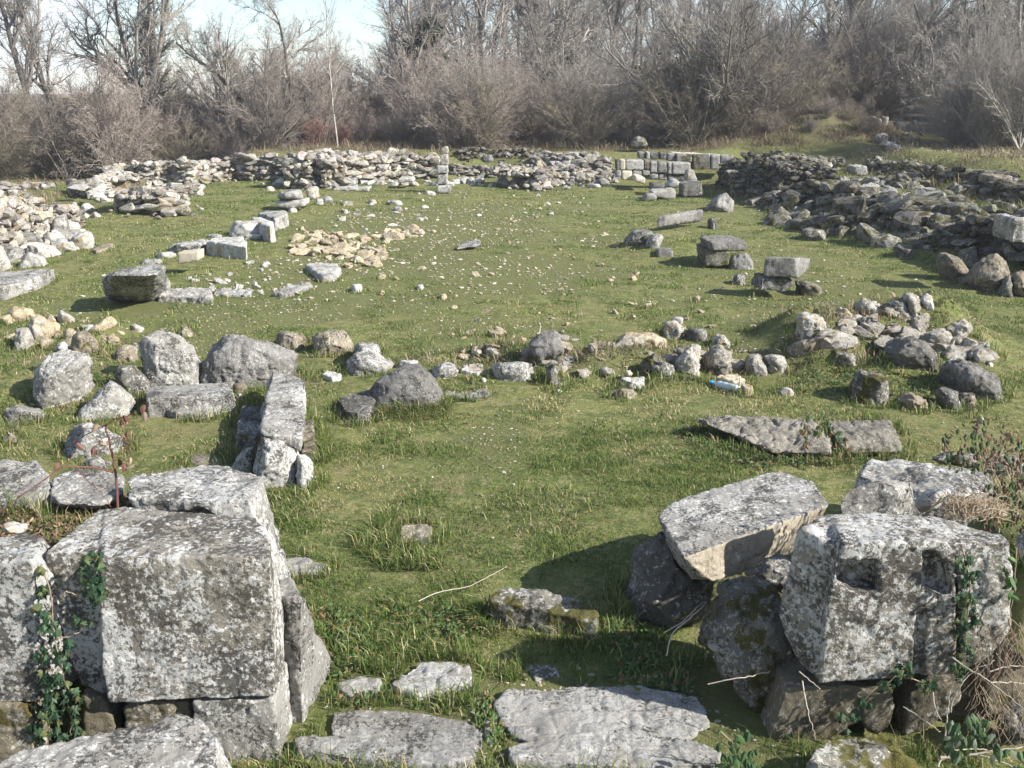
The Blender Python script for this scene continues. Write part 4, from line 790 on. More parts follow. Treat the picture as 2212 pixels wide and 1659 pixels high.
S('long thin coping slab along the set-back ashlar course', F('J', ((1110,168),(1690,198),(1690,208),(1110,180)), 35.72, .5), 'pale', name='coping_slab', cat='stone slab', vox=.04)
W('massive chunk of grey ruined wall with a dark vertical face', 'J', [(1545,470,275),(1640,520,262),(1760,560,285),(1880,585,250),(1980,590,270),(2070,600,320)], seed=20, thick=1.5, s0=.16, s1=.42, mat='rubble_dark', tone=(1.0,1.0,1.05), lean=.12, ragged=.2, name='wall_chunk')
rubble_wall('rubble crest on the massive ruined wall chunk', [(6.6,30.6,.62),(7.8,30.4,.6),(9.2,30.6,.5)], seed=21, thick=1.2, s0=.18, s1=.45, mat='rubble_dark', tone=(1.2,1.2,1.2))
# ================================================================== LOOSE STONES
scatter('ochre_rubble_stone', 'ochre and cream rubble stone lying in the dug hollow', 'rubble stone', 'ochre rubble stones in the hollow', 'ochre', 140, 'I', [(400,690),(560,600),(700,650),(900,640),(1100,640),(1050,720),(1000,880),(820,900),(560,800),(400,800)], .08, .36, 31, power=1.4, flat=.75)
scatter('ochre_rubble_stone', 'pale flat rubble stone in the line running right from the hollow', 'rubble stone', 'pale rubble stones right of the hollow', 'ochre', 26, 'I', [(980,690),(1100,620),(1400,620),(1380,650),(1130,680),(1000,740)], .12, .35, 32)
scatter('pale_stone_fragment', 'small pale limestone fragment scattered on the short nave turf', 'stone fragment', 'pale fragments on the nave turf', 'ochre', 130, 'Z', [(620,470),(1000,430),(1300,440),(1380,560),(1560,640),(1660,720),(1250,740),(900,690),(780,640),(640,560)], .035, .15, 33, power=2.6)
scatter('pale_stone_fragment', 'pale pebble-sized fragment along the left row of blocks', 'stone fragment', 'pale fragments by the left row', 'pale', 40, 'Z', [(330,600),(560,560),(700,610),(640,640),(360,640)], .06, .2, 34)
scatter('pale_stone_fragment', 'cream fragment in front of the middle row of boulders', 'stone fragment', 'cream fragments by the middle row', 'ochre', 30, 'Z', [(940,740),(1000,715),(1180,715),(1250,745),(1200,770),(980,775)], .05, .2, 35)
scatter('pale_stone_fragment', 'white fragment scattered far up the turf before the apse', 'stone fragment', 'white fragments before the apse', 'pale', 45, 'Z', [(680,430),(900,415),(1340,410),(1380,440),(1100,480),(760,500)], .06, .22, 36)
scatter('fallen_wall_stone', 'fallen rubble stone along the foot of the back wall', 'rubble stone', 'rubble fallen from the back wall', 'pale', 70, 'Z', [(560,398),(740,385),(980,392),(1180,398),(1340,400),(1330,412),(1000,402),(740,402),(640,412)], .12, .45, 37, power=1.8)
scatter('fallen_wall_stone', 'mixed rubble stone lying on the collapsed apse slope', 'rubble stone', 'rubble on the apse slope', 'grey', 70, 'Z', [(980,380),(1000,335),(1180,330),(1340,345),(1420,380),(1340,400),(1120,395)], .15, .5, 38, power=1.8)
scatter('mossy_rubble_stone', 'dark mossy rubble stone on the right slope', 'rubble stone', 'mossy rubble on the right slope', 'mossy', 75, 'K', [(0,560),(300,500),(700,470),(1000,560),(1450,640),(1900,740),(1900,900),(1400,900),(700,820),(200,720)], .22, .85, 39, power=1.4, sink=.44)
scatter('rubble_stone', 'grey rubble stone tumbled down the right slope', 'rubble stone', 'grey rubble on the right slope', 'dark', 34, 'K', [(0,560),(300,450),(900,500),(1250,600),(1200,900),(700,820),(200,700)], .14, .55, 40, power=1.8, sink=.4)
scatter('field_stone', 'weathered stone lying on the upper right lawn', 'rubble stone', 'stones on the upper right lawn', 'grey', 45, 'K', [(560,340),(1000,370),(1500,440),(1700,560),(1100,520),(700,430)], .12, .4, 41)
scatter('fallen_wall_stone', 'white rubble stone spilled from the left enclosure wall', 'rubble stone', 'white rubble by the left wall', 'pale', 60, 'H', [(0,640),(200,560),(500,480),(700,520),(560,620),(650,700),(300,820),(0,860)], .15, .5, 42, power=1.6)
scatter('fallen_wall_stone', 'white rubble stone on the rear left corner', 'rubble stone', 'white rubble by the rear left corner', 'pale', 45, 'H', [(560,390),(800,290),(1050,320),(1400,310),(1400,380),(1200,370),(900,330),(760,430)], .15, .5, 43, power=1.6)
scatter('crumbled_stone', 'small crumbled stone on the grassy mound', 'rubble stone', 'crumbled stones on the mound', 'porous', 105, 'G', [(600,400),(800,330),(1200,280),(1500,330),(1800,450),(1950,700),(1500,640),(1000,540),(620,560)], .07, .34, 44, power=1.7, sink=.32)
scatter('crumbled_stone', 'small stone half hidden in the middle row', 'rubble stone', 'small stones in the middle row', 'rubble', 40, 'Z', [(1000,760),(1250,730),(1480,720),(1700,770),(1690,810),(1400,800),(1200,830),(1000,810)], .06, .22, 45)
scatter('crumbled_stone', 'crumbled pale stone around the pale heap on the left', 'rubble stone', 'crumbled stones around the left heap', 'ochre', 40, 'D', [(0,120),(200,80),(600,150),(950,220),(900,320),(500,380),(100,330)], .06, .25, 46)

scatter('slope_block', 'squarish mossy block fragment on the terraced right bank', 'stone block', 'block fragments on the right bank', 'mossy', 60, 'K', [(560,330),(1000,300),(1400,370),(1900,430),(2212,560),(2212,640),(1800,560),(1300,470),(800,430)], .18, .6, 47, power=1.6, sink=.35)

for lab, x0, y0, x1, y1, mt, T in (('flat sunken block between the undercut block and the cream cube', 985, 815, 1150, 852, 'grey', .7), ('pale sunken block edge left of the cream cube', 1090, 765, 1240, 810, 'pale', .7), ('small pale block filling the gap in the left row', 1700, 640, 1860, 672, 'pale', .5),
  ('low block linking the rounded white block to the next one', 1860, 590, 1950, 625, 'grey', .6), ('flat pale block near the two-block stack', 2010, 455, 2090, 490, 'pale', .7), ('weathered flat block behind the stepped white block', 1440, 640, 1560, 672, 'grey', .6)):
    rock(lab, 'H', oval(x0, y0, x1, y1, 9, 5), ((x0+x1)/2, y1+2), T, mt, chisel=3, name='stone_block', cat='stone block')

scatter('field_stone', 'pale stone on the earthen path climbing into the wood', 'rubble stone', 'stones on the woodland path', 'grey', 26, 'Z', [(1870,262),(1985,245),(2010,318),(1880,326)], .2, .7, 48)

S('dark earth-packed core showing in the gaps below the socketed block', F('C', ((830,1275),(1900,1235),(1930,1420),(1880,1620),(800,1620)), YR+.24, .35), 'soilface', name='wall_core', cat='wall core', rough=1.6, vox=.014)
for lab, poly in (('small flat stone filling the joint between the two threshold slabs', ((1165,1395),(1212,1378),(1245,1470),(1215,1530),(1172,1490))), ('half-buried flat stone left of the small pale paving slab', ((330,1185),(480,1125),(600,1165),(560,1235),(400,1245))), ('shaded flat stone just above the broad threshold slab', ((1400,1075),(1560,1070),(1600,1130),(1460,1160)))):
    S(lab, B('B', poly[-1], list(poly), z=.028, taper=1.), 'pathslab', name='paving_slab', cat='stone slab', rough=1.2, vox=.011)
# ================================================================== GROUND
def axis(parts):
    out = []
    for a, b, s in parts: out += list(np.arange(a, b, s))
    return np.array(out+[parts[-1][1]])
gx = axis(((-400,-60,17),(-60,-20,1.0),(-20,-8,.22),(-8,8,.09),(8,20,.22),(20,60,1.0),(60,400,17)))
gy = axis(((-6,2.6,.8),(2.6,14,.09),(14,46,.2),(46,100,1.0),(100,700,24)))
X, Y = np.meshgrid(gx, gy); Z = H(X, Y)
nx, ny = len(gx), len(gy); idx = np.arange(nx*ny).reshape(ny, nx)
GF = np.stack([idx[:-1,:-1], idx[:-1,1:], idx[1:,1:], idx[1:,:-1]], -1).reshape(-1, 4)
def blob(x, y, cx, cy, rx, ry, p=2): return np.exp(-((np.abs(x-cx)/rx)**p+(np.abs(y-cy)/ry)**p))
def bare(x, y):
    """where turf is worn to brown soil and stony ground (0..1)"""
    x = np.asarray(x, float); y = np.asarray(y, float)
    n = fbm(np.stack([x.ravel()*.55, y.ravel()*.55, x.ravel()*0], 1), 4, 77).reshape(x.shape)
    n2 = fbm(np.stack([x.ravel()*2.2, y.ravel()*2.2, x.ravel()*0+4], 1), 3, 78).reshape(x.shape)
    b = 1.0*blob(x,y,-2.9,21.5,2.6,5.5)+.85*blob(x,y,.6,18.5,3.6,4.8)+.75*blob(x,y,-2.8,19.3,1.6,2.0,4)+.35*blob(x,y,-4.6,15.6,1.3,1.2)
    b = b+.55*blob(x,y,4.6,12.0,1.3,.8)+.5*blob(x,y,-5.2,11.5,2.2,.9)+.45*blob(x,y,1.2,11.6,1.6,.4)+.6*blob(x,y,-2.3,4.9,.9,.45,4)+.8*blob(x,y,3.3,5.3,1.0,.6,4)
    b = b+.95*blob(x,y,.5,4.35,1.5,.5,4)+.5*blob(x,y,.3,5.0,.5,.4)+.5*blob(x,y,.05,6.4,.22,1.6)+.4*blob(x,y,-.2,8.6,.3,1.2)+.35*blob(x,y,-3,8,1.5,.8)+.9*blob(x,y,11.6,41,2.6,2)+1.0*sm((y-43)/3)+.75*sm((x-10)/1.5)*sm((y-23)/3)+.2*blob(x,y,6.8,22,1.8,7,4)+.5*blob(x,y,-5.4,12.8,1.3,1.1)+.45*blob(x,y,-5.2,10.3,1.6,.8)+.4*blob(x,y,1.7,11.3,3,.6,4)+.3*blob(x,y,2,15,3.5,2)+1.*sm((np.abs(x)-22)/5)+.5*sm((y-36)/2)*sm((x+10)/3)+.2*blob(x,y,7.5,19,2.5,7,4)+.8*sm((x-8)/2)*sm((y-33)/2)+.3*blob(x,y,1,27,5,3)+.35*blob(x,y,-.6,5.9,.4,.3)
    return np.clip(b*(1+.9*n)+.22*n2+.12*n-.05, 0, 1)
m, nt, bs = newmat('turf'); q = NB(nt)
geo = q.n('ShaderNodeNewGeometry'); co = geo.outputs['Position']
at = q.n('ShaderNodeAttribute', attribute_name='bare')
n1 = q.noise(co, .7, 5, .6); n2 = q.noise(co, 5.5, 6, .68, 3.); n3 = q.noise(co, 28, 5, .65, 5.); n4 = q.noise(co, 110, 4, .6, 8.)
grass = q.mix(q.ramp(n1, .38, .62), (.125,.150,.045), (.175,.178,.062))
grass = q.mix(q.ramp(n2, .44, .58), grass, (.080,.105,.030))
n5 = q.noise(co, 11, 5, .7, 13.); n6 = q.noise(co, 1.9, 4, .6, 17.)
grass = q.mix(q.math('MULTIPLY', q.ramp(n5, .52, .62), .6), grass, (.29,.245,.125))
grass = q.mix(q.math('MULTIPLY', q.ramp(n6, .52, .64), .45), grass, (.20,.165,.085))
grass = q.mix(q.math('MULTIPLY', q.ramp(n3, .50, .66), .65), grass, (.27,.23,.115))
n5 = q.noise(co, 11, 5, .7, 13.)
soil = q.mix(q.ramp(n2, .4, .6), (.150,.118,.072), (.225,.182,.115))
soil = q.mix(q.math('MULTIPLY', q.ramp(n4, .60, .66), .8), soil, (.46,.39,.28))
soil = q.mix(q.math('MULTIPLY', q.ramp(n5, .46, .60), .22), (.125,.135,.048), soil)
bf = q.math('ADD', at.outputs['Fac'], q.math('ADD', q.math('MULTIPLY', q.math('SUBTRACT', n3, .5), 1.5), q.math('MULTIPLY', q.math('SUBTRACT', n2, .5), 1.5)))
col = q.mix(q.ramp(bf, .24, .50), grass, soil)
sx_ = q.n('ShaderNodeSeparateXYZ'); q.l(co, sx_.inputs[0])
lit = q.mix(q.ramp(n3, .4, .62), (.095,.070,.046), (.20,.155,.11))
yy_ = q.math('ADD', sx_.outputs['Y'], q.math('MULTIPLY', q.math('SUBTRACT', n1, .5), 8.0))
col = q.mix(q.math('MULTIPLY', q.ramp(yy_, 37.5, 43.), .92), col, lit)
q.l(col, bs.inputs['Base Color'])
bp = q.n('ShaderNodeBump'); bp.inputs['Strength'].default_value = .9; bp.inputs['Distance'].default_value = .03
q.l(q.math('ADD', n3, q.math('MULTIPLY', n4, .5)), bp.inputs['Height']); q.l(bp.outputs[0], bs.inputs['Normal'])
M['turf'] = m
me = mesh_np('ground', np.stack([X.ravel(), Y.ravel(), Z.ravel()], 1), GF, m, True, {'bare': ('FLOAT', bare(X, Y).ravel())})
tag(link(bpy.data.objects.new('ground', me)), kind='structure')
# ================================================================== GRASS
def leaf_mat(name, trans=.35, attr='col', rough=.7):
    m, nt, b = newmat(name); q = NB(nt)
    a = q.n('ShaderNodeAttribute', attribute_name=attr); q.l(a.outputs['Color'], b.inputs['Base Color']); b.inputs['Roughness'].default_value = rough
    tr = q.n('ShaderNodeBsdfTranslucent'); q.l(a.outputs['Color'], tr.inputs['Color'])
    mx = q.n('ShaderNodeMixShader'); mx.inputs[0].default_value = trans; q.l(b.outputs[0], mx.inputs[1]); q.l(tr.outputs[0], mx.inputs[2])
    out = [n for n in nt.nodes if n.type == 'OUTPUT_MATERIAL'][0]; q.l(mx.outputs[0], out.inputs[0]); return m
M['blade'] = leaf_mat('grass_blade'); M['dryblade'] = leaf_mat('dry_grass_blade', .2); M['leaf'] = leaf_mat('ivy_leaf', .2, rough=.45)
def masked(x, y, mask=None):
    mk = FM if mask is None else mask
    ix = ((x-FX0)/FC).astype(int); iy = ((y-FY0)/FC).astype(int)
    ok = (ix >= 0)&(iy >= 0)&(ix < mk.shape[0])&(iy < mk.shape[1]); r = np.zeros(len(x), bool)
    r[ok] = mk[ix[ok], iy[ok]]; return r
def dil(mk, n):
    for _ in range(n):
        a = mk.copy(); a[1:] |= mk[:-1]; a[:-1] |= mk[1:]; a[:,1:] |= mk[:,:-1]; a[:,:-1] |= mk[:,1:]; mk = a
    return mk
# close pin-holes in the footprint
FMc = dil(FM, 1)
def blades(rs, x, y, ln, wd, lean, cols, az=None):
    n = len(x); z = H(x, y)-.006
    th = rs.uniform(0, 2*np.pi, n) if az is None else az; ph = th+np.pi/2+rs.normal(0, .5, n)
    d = np.stack([np.cos(th), np.sin(th)], 1)*lean[:,None]; w = np.stack([np.cos(ph), np.sin(ph), 0*ph], 1)*wd[:,None]*.5
    p0 = np.stack([x, y, z], 1); up = np.sqrt(np.clip(1-lean**2, .05, 1))
    p1 = p0+np.concatenate([d*.35, (up*.62)[:,None]], 1)*ln[:,None]
    p2 = p0+np.concatenate([d*1.05, (up*.85)[:,None]], 1)*ln[:,None]
    V = np.stack([p0-w, p0+w, p1+w*.75, p1-w*.75, p2], 1).reshape(-1, 3)
    b = np.arange(n)[:,None]*5; Fc = np.concatenate([b+[0,1,2], b+[0,2,3], b+[3,2,4]], 1).reshape(-1, 3)
    c = np.ones((n, 5, 4)); c[:,:,:3] = cols[:,None,:]; c[:,2:,:3] *= 1.12
    return V, Fc, c.reshape(-1, 4)
G_GREEN = np.array([[.086,.136,.030],[.115,.162,.040],[.155,.182,.056],[.060,.104,.026]]); G_DRY = np.array([[.40,.34,.18],[.33,.28,.13],[.48,.42,.25],[.26,.225,.10]])
def gcol(rs, x, y, dry):
    n = len(x); g = G_GREEN[rs.randint(0, 4, n)]*rs.uniform(.8, 1.25, (n, 1)); s = G_DRY[rs.randint(0, 4, n)]*rs.uniform(.75, 1.15, (n, 1))
    return np.where((rs.rand(n) < dry)[:,None], s, g)
rs = np.random.RandomState(5); parts = []
def band(y0, y1, dens, l0, l1, w0, w1, dry0, spread=.56, keep=0.):
    n = int((y1-y0)*2*spread*(y0+y1)/2*dens); y = np.sqrt(rs.uniform(y0**2, y1**2, n)); x = y*rs.uniform(-spread, spread, n)
    k = (~masked(x, y, FMc))&(rs.rand(n) > bare(x, y)*.93); x, y = x[k], y[k]; n = len(x)
    cl = fbm(np.stack([x*2.6, y*2.6, 0*x], 1), 3, 12); cl2 = fbm(np.stack([x*.8, y*.8, 0*x+9], 1), 3, 14)
    k = rs.rand(n) < .80+.35*cl; x, y, cl, cl2 = x[k], y[k], cl[k], cl2[k]; n = len(x)
    ln = rs.uniform(l0, l1, n)*(.85+.8*np.clip(cl+.4*cl2, -.75, 1.1)); wd = rs.uniform(w0, w1, n); lean = np.clip(rs.normal(.70, .22, n), .05, .98)
    parts.append(blades(rs, x, y, ln, wd, lean, gcol(rs, x, y, np.clip(dry0-.35*cl-.6*cl2, .04, .9))))
band(3.3, 6.0, 8500, .015, .058, .0035, .006, .44)
band(6.0, 9.0, 4600, .018, .058, .0045, .0075, .38)
band(9.0, 13.5, 2000, .022, .06, .006, .010, .38)
band(13.5, 21., 1000, .018, .055, .009, .016, .40)
band(21., 37., 360, .018, .06, .014, .026, .42)
V, Fc, Cc, off = [], [], [], 0
for a, b_, c in parts: V.append(a); Fc.append(b_+off); Cc.append(c); off += len(a)
me = mesh_np('grass', np.concatenate(V), np.concatenate(Fc), M['blade'], True, {'col': ('FLOAT_COLOR', np.concatenate(Cc))})
tag(link(bpy.data.objects.new('grass', me)), 'short green and straw-coloured turf covering the floor of the ruin', 'grass', kind='stuff')
# gravel and crumbs of mortar on the worn soil
def gravel(n, y0, y1, s0, s1):
    y = np.sqrt(rs.uniform(y0**2, y1**2, n*6)); x = y*rs.uniform(-.5, .5, n*6); k = (rs.rand(n*6) < np.clip(bare(x, y)-.18, .012, 1))&~masked(x, y); x, y = x[k][:n], y[k][:n]; return x, y, s0+(s1-s0)*rs.rand(len(x))**3
gxs = [gravel(2600, 3.6, 9, .008, .03), gravel(2200, 9, 15, .01, .04), gravel(5000, 15, 36, .02, .075)]
x, y, s = (np.concatenate(a) for a in zip(*gxs)); ic = proto(91, 1, (1,.85,.6), 4); Vp, Fp = ic; n = len(x)
an = rs.uniform(0, 6.28, n); ca, sa = np.cos(an)[:,None], np.sin(an)[:,None]; sx = rs.uniform(.7, 1.4, (n, 1)); q0 = Vp[None,:,0]*sx; q1 = Vp[None,:,1]
VV = np.stack([(q0*ca-q1*sa)*s[:,None]+x[:,None], (q0*sa+q1*ca)*s[:,None]+y[:,None], Vp[None,:,2]*s[:,None]*rs.uniform(.5, 1, (n, 1))+(H(x, y)+s*.12)[:,None]], -1).reshape(-1, 3)
FFg = (np.arange(n)[:,None,None]*len(Vp)+Fp[None]).reshape(-1, 3); cg = np.array([[.36,.31,.23],[.42,.37,.29],[.30,.23,.15],[.25,.22,.18],[.46,.42,.35]])[rs.randint(0, 5, n)]*rs.uniform(.7, 1.1, (n, 1)); cc = np.ones((n, len(Vp), 4)); cc[:,:,:3] = cg[:,None]
mg, ntg, bg = newmat('gravel_crumbs'); qg = NB(ntg); ag = qg.n('ShaderNodeAttribute', attribute_name='col'); qg.l(ag.outputs['Color'], bg.inputs['Base Color'])
tag(link(bpy.data.objects.new('gravel', mesh_np('gravel', VV, FFg, mg, False, {'col': ('FLOAT_COLOR', cc.reshape(-1, 4))}))), 'pale gravel and mortar crumbs strewn over the worn soil', 'gravel', kind='stuff')
# longer grass against the stones and in tussocks
parts = []
edge = dil(FMc, 3)&~FMc; ii = np.argwhere(edge); yy = FY0+(ii[:,1]+.5)*FC
pk = np.clip(1.3*(7/np.maximum(yy, 4))**1.8, .015, 1.6)
k = np.repeat(np.arange(len(ii)), rs.poisson(pk*3.2)); ii = ii[k]; x = FX0+(ii[:,0]+rs.rand(len(ii)))*FC; y = FY0+(ii[:,1]+rs.rand(len(ii)))*FC
cl = fbm(np.stack([x*2.1, y*2.1, 0*x+3], 1), 3, 22); kk = (cl > -.25+.1*rs.randn(len(x)))&(np.abs(x) < .6*y)&(rs.rand(len(x)) > bare(x, y)*.8)
x, y, cl = x[kk], y[kk], cl[kk]; n = len(x)
parts.append(blades(rs, x, y, rs.uniform(.05, .15, n)*(1+.5*cl)*np.clip(11/y, .45, 1), rs.uniform(.0045, .008, n)*np.clip(y/8, .8, 2.), np.clip(rs.normal(.5, .25, n), .05, .95), gcol(rs, x, y, np.full(n, .25))))
def tussock(v, poly, dens, l0, l1, dry, aim=None):
    P = np.array([hit(v, *p)[:2] for p in poly]); a, b_ = P.min(0), P.max(0); n = int((b_-a).prod()*dens)
    x = rs.uniform(a[0], b_[0], n); y = rs.uniform(a[1], b_[1], n); k = np.array([inpoly(u, w, P) for u, w in zip(x, y)], bool) if n else np.zeros(0, bool)
    k &= ~masked(x, y); x, y = x[k], y[k]; n = len(x)
    az = None if aim is None else np.arctan2(aim[1], aim[0])+rs.normal(0, .75, n)
    parts.append(blades(rs, x, y, rs.uniform(l0, l1, n), rs.uniform(.0045, .0085, n), np.clip(rs.normal(.72, .17, n), .1, .97), gcol(rs, x, y, np.full(n, dry)), az))
tussock('E', [(600,690),(800,740),(1150,690),(1240,760),(1180,840),(900,860),(650,810),(560,750)], 2300, .10, .25, .32, (-.2,-1))
tussock('E', [(180,820),(330,840),(380,1150),(260,1180),(220,1000)], 3600, .10, .2, .15)
tussock('B', [(560,250),(690,200),(660,330),(760,430),(960,470),(930,560),(600,560),(420,400)], 4000, .08, .19, .18)
tussock('B', [(1040,780),(1200,740),(1500,800),(1800,850),(1500,900),(1100,900)], 5200, .09, .22, .2, (-.6,-1))
tussock('B', [(880,1200),(1150,1190),(1100,1330),(880,1330)], 4500, .07, .15, .15)
tussock('B', [(1240,1090),(1400,1090),(1420,1180),(1260,1190)], 5200, .05, .10, .08)
tussock('B', [(160,850),(420,900),(600,1060),(400,1120),(180,1050)], 2600, .07, .16, .18)
tussock('B', [(0,1600),(700,1610),(1150,1620),(1900,1640),(1900,1760),(0,1760)], 1900, .06, .15, .25)
tussock('B', [(300,860),(620,700),(900,880),(760,1040),(420,1000)], 2600, .05, .13, .2)
tussock('B', [(1150,120),(1700,60),(1900,260),(1500,400),(1200,330)], 1500, .04, .10, .3)
tussock('Z', [(560,1040),(680,1050),(660,1130),(600,1150)], 2400, .07, .15, .3)
tussock('C', [(0,700),(90,780),(300,960),(420,1100),(350,1240),(0,1180)], 2600, .06, .13, .1)
tussock('F', [(1250,1180),(1480,1130),(1900,1300),(2212,1420),(2000,1500),(1500,1400)], 2200, .06, .14, .15)
tussock('G', [(430,1230),(620,1220),(900,1400),(700,1450),(300,1440)], 3000, .08, .18, .2)
V, Fc, Cc, off = [], [], [], 0
for a, b_, c in parts: V.append(a); Fc.append(b_+off); Cc.append(c); off += len(a)
me = mesh_np('long_grass', np.concatenate(V), np.concatenate(Fc), M['blade'], True, {'col': ('FLOAT_COLOR', np.concatenate(Cc))})
tag(link(bpy.data.objects.new('long_grass', me)), 'longer green grass tufts growing against the stones', 'grass', kind='stuff')
# dry straw grass on the banks behind the walls
parts = []
OLIVE = [[.10,.115,.04],[.15,.14,.06],[.075,.095,.03],[.24,.20,.11]]
def dryzone(poly, n, l0, l1, cols=None):
    P = np.array(poly); x = rs.uniform(P[:,0].min(), P[:,0].max(), n); y = rs.uniform(P[:,1].min(), P[:,1].max(), n)
    k = np.array([inpoly(u, w, P) for u, w in zip(x, y)], bool)&(rs.rand(n) < .6+.8*fbm(np.stack([x*.7,y*.7,0*x],1),3,51)); x, y = x[k], y[k]; n = len(x)
    c = np.array(cols or [[.26,.20,.13],[.33,.265,.18],[.20,.15,.10],[.17,.14,.08]])[rs.randint(0, 4, n)]*rs.uniform(.7, 1.15, (n, 1))
    parts.append(blades(rs, x, y, l0+(l1-l0)*rs.rand(n)**1.8*np.clip(1+fbm(np.stack([x*1.3,y*1.3,0*x],1),2,52), .3, 1.6), rs.uniform(.010, .020, n), np.clip(rs.normal(.74, .2, n), .05, .98), c))
dryzone([(-13,37.8),(-2,38.5),(0,40),(6,38.5),(9,39),(16,38),(16,44),(-13,43)], 42000, .12, .5)
dryzone([(9,39.2),(14.5,39),(15,43),(9,43)], 26000, .08, .36)
dryzone([(-16,24),(-12.5,26),(-13,36),(-18,38)], 9000, .1, .4)
dryzone([(6.3,30),(6.6,22),(7.6,20),(9,17.5),(12,17),(12,32)], 22000, .08, .34, OLIVE)
dryzone([(10.5,24),(16,25),(19,36),(11,37)], 16000, .08, .3)
dryzone([(-1.2,10.9),(4.4,10.8),(4.4,11.9),(-1.2,11.8)], 2600, .05, .2)
dryzone([(3.4,11.8),(5.8,11.8),(5.8,13.6),(3.4,13.6)], 2200, .05, .2)
dryzone([(-6.6,9.6),(-4.2,9.4),(-4.2,11.6),(-6.8,11.8)], 2400, .04, .16)
dryzone([(2.3,4.85),(3.9,4.8),(4.2,6.1),(2.6,6.1)], 1500, .05, .16)
V, Fc, Cc, off = [], [], [], 0
for a, b_, c in parts: V.append(a); Fc.append(b_+off); Cc.append(c); off += len(a)
me = mesh_np('dry_grass', np.concatenate(V), np.concatenate(Fc), M['dryblade'], True, {'col': ('FLOAT_COLOR', np.concatenate(Cc))})
tag(link(bpy.data.objects.new('dry_grass', me)), 'dry straw-coloured grass on the banks behind the walls', 'dry grass', kind='stuff')
# ================================================================== TUBES AND TREES
def tubes(segs, k):
    """segs (n,8): p0 p1 r0 r1 -> vertices and quads"""
    s = np.asarray(segs, float); p0, p1, r0, r1 = s[:,0:3], s[:,3:6], s[:,6], s[:,7]
    d = p1-p0; d /= np.linalg.norm(d, axis=1)[:,None]+1e-9
    h = np.where(np.abs(d[:,2:3]) < .9, np.array([[0,0,1.]]), np.array([[1.,0,0]])); u = np.cross(d, h); u /= np.linalg.norm(u, axis=1)[:,None]; w = np.cross(d, u)
    V = []
    for p, r in ((p0, r0), (p1, r1)):
        for i in range(k):
            a = 2*math.pi*i/k; V.append(p+(u*math.cos(a)+w*math.sin(a))*r[:,None])
    V = np.stack(V, 1).reshape(-1, 3); b = np.arange(len(s))[:,None]*2*k
    Fq = np.concatenate([b+[i, (i+1)%k, k+(i+1)%k, k+i] for i in range(k)], 1).reshape(-1, 4)
    return V, Fq
def bark(name, c1, c2, moss=None, lit=(1,1)):
    m, nt, b = newmat(name); q = NB(nt); tc = q.n('ShaderNodeTexCoord'); oi = q.n('ShaderNodeObjectInfo')
    n = q.noise(tc.outputs['Object'], 3.5, 4, .6); n2 = q.noise(tc.outputs['Object'], .9, 3, .6, 4.)
    col = q.mix(q.ramp(n, .35, .65), c1, c2)
    if moss: col = q.mix(q.math('MULTIPLY', q.ramp(n2, .52, .62), .7), col, moss)
    hs = q.n('ShaderNodeHueSaturation'); q.l(col, hs.inputs['Color']); q.l(q.ramp(oi.outputs['Random'], 0, 1, .75, 1.25), hs.inputs['Value']); q.l(hs.outputs[0], b.inputs['Base Color'])
    return m
M['bark'] = bark('grey_bark', (.20,.18,.155), (.31,.285,.25), (.15,.145,.07)); M['bark_dark'] = bark('dark_bark', (.07,.062,.052), (.12,.105,.09))
M['twig'] = bark('grey_brown_twig', (.21,.19,.165), (.33,.30,.265)); M['shrubtwig'] = bark('red_brown_twig', (.205,.170,.145), (.305,.262,.23))
M['shrubtwig2'] = bark('olive_brown_twig', (.18,.155,.11), (.265,.23,.17)); M['redtwig'] = bark('dark_red_twig', (.19,.105,.09), (.26,.16,.135)); M['palebark'] = bark('pale_sapling_bark', (.30,.28,.25), (.40,.38,.345))
M['shrubstem'] = bark('shrub_stem', (.19,.165,.13), (.28,.25,.20), (.14,.13,.06))
M['redbramble'] = bark('red_bramble_stem', (.13,.06,.052), (.20,.095,.08)); M['straw'] = bark('bleached_stalk', (.34,.30,.24), (.46,.41,.34)); M['deadstem'] = bark('dead_brown_stem', (.25,.19,.13), (.36,.29,.20))
def grow(rs, out, p, d, L, r, lev, cfg):
    n = cfg['n'][lev]; sl = L/n; q = p.copy(); d = d/np.linalg.norm(d); kids = []
    for i in range(n):
        d = d+rs.normal(0, cfg['w'][lev], 3)+np.array([0, 0, cfg['up'][lev]]); d /= np.linalg.norm(d)
        q1 = q+d*sl; ra, rb = r*(1-.75*i/n), r*(1-.75*(i+1)/n); out[lev].append((*q, *q1, ra, rb))
        f = (i+1)/n
        if lev+1 < len(cfg['n']) and f > cfg['st'][lev]:
            m = cfg['k'][lev]/max(1, n*(1-cfg['st'][lev])); m = int(m)+(rs.rand() < m-int(m))
            for _ in range(m): kids.append((q+(q1-q)*rs.rand(), d.copy(), f, rb))
        q = q1
    for kp, kd, f, kr in kids:
        a = rs.normal(size=3); a -= kd*np.dot(a, kd); a /= np.linalg.norm(a)+1e-9; an = cfg['an'][lev]*rs.uniform(.7, 1.3)
        nd = kd*math.cos(an)+a*math.sin(an)
        grow(rs, out, kp, nd, L*cfg['lr'][lev]*rs.uniform(.65, 1.2)*(1.15-.55*f), min(kr*.8, r*cfg['rr'][lev]), lev+1, cfg)
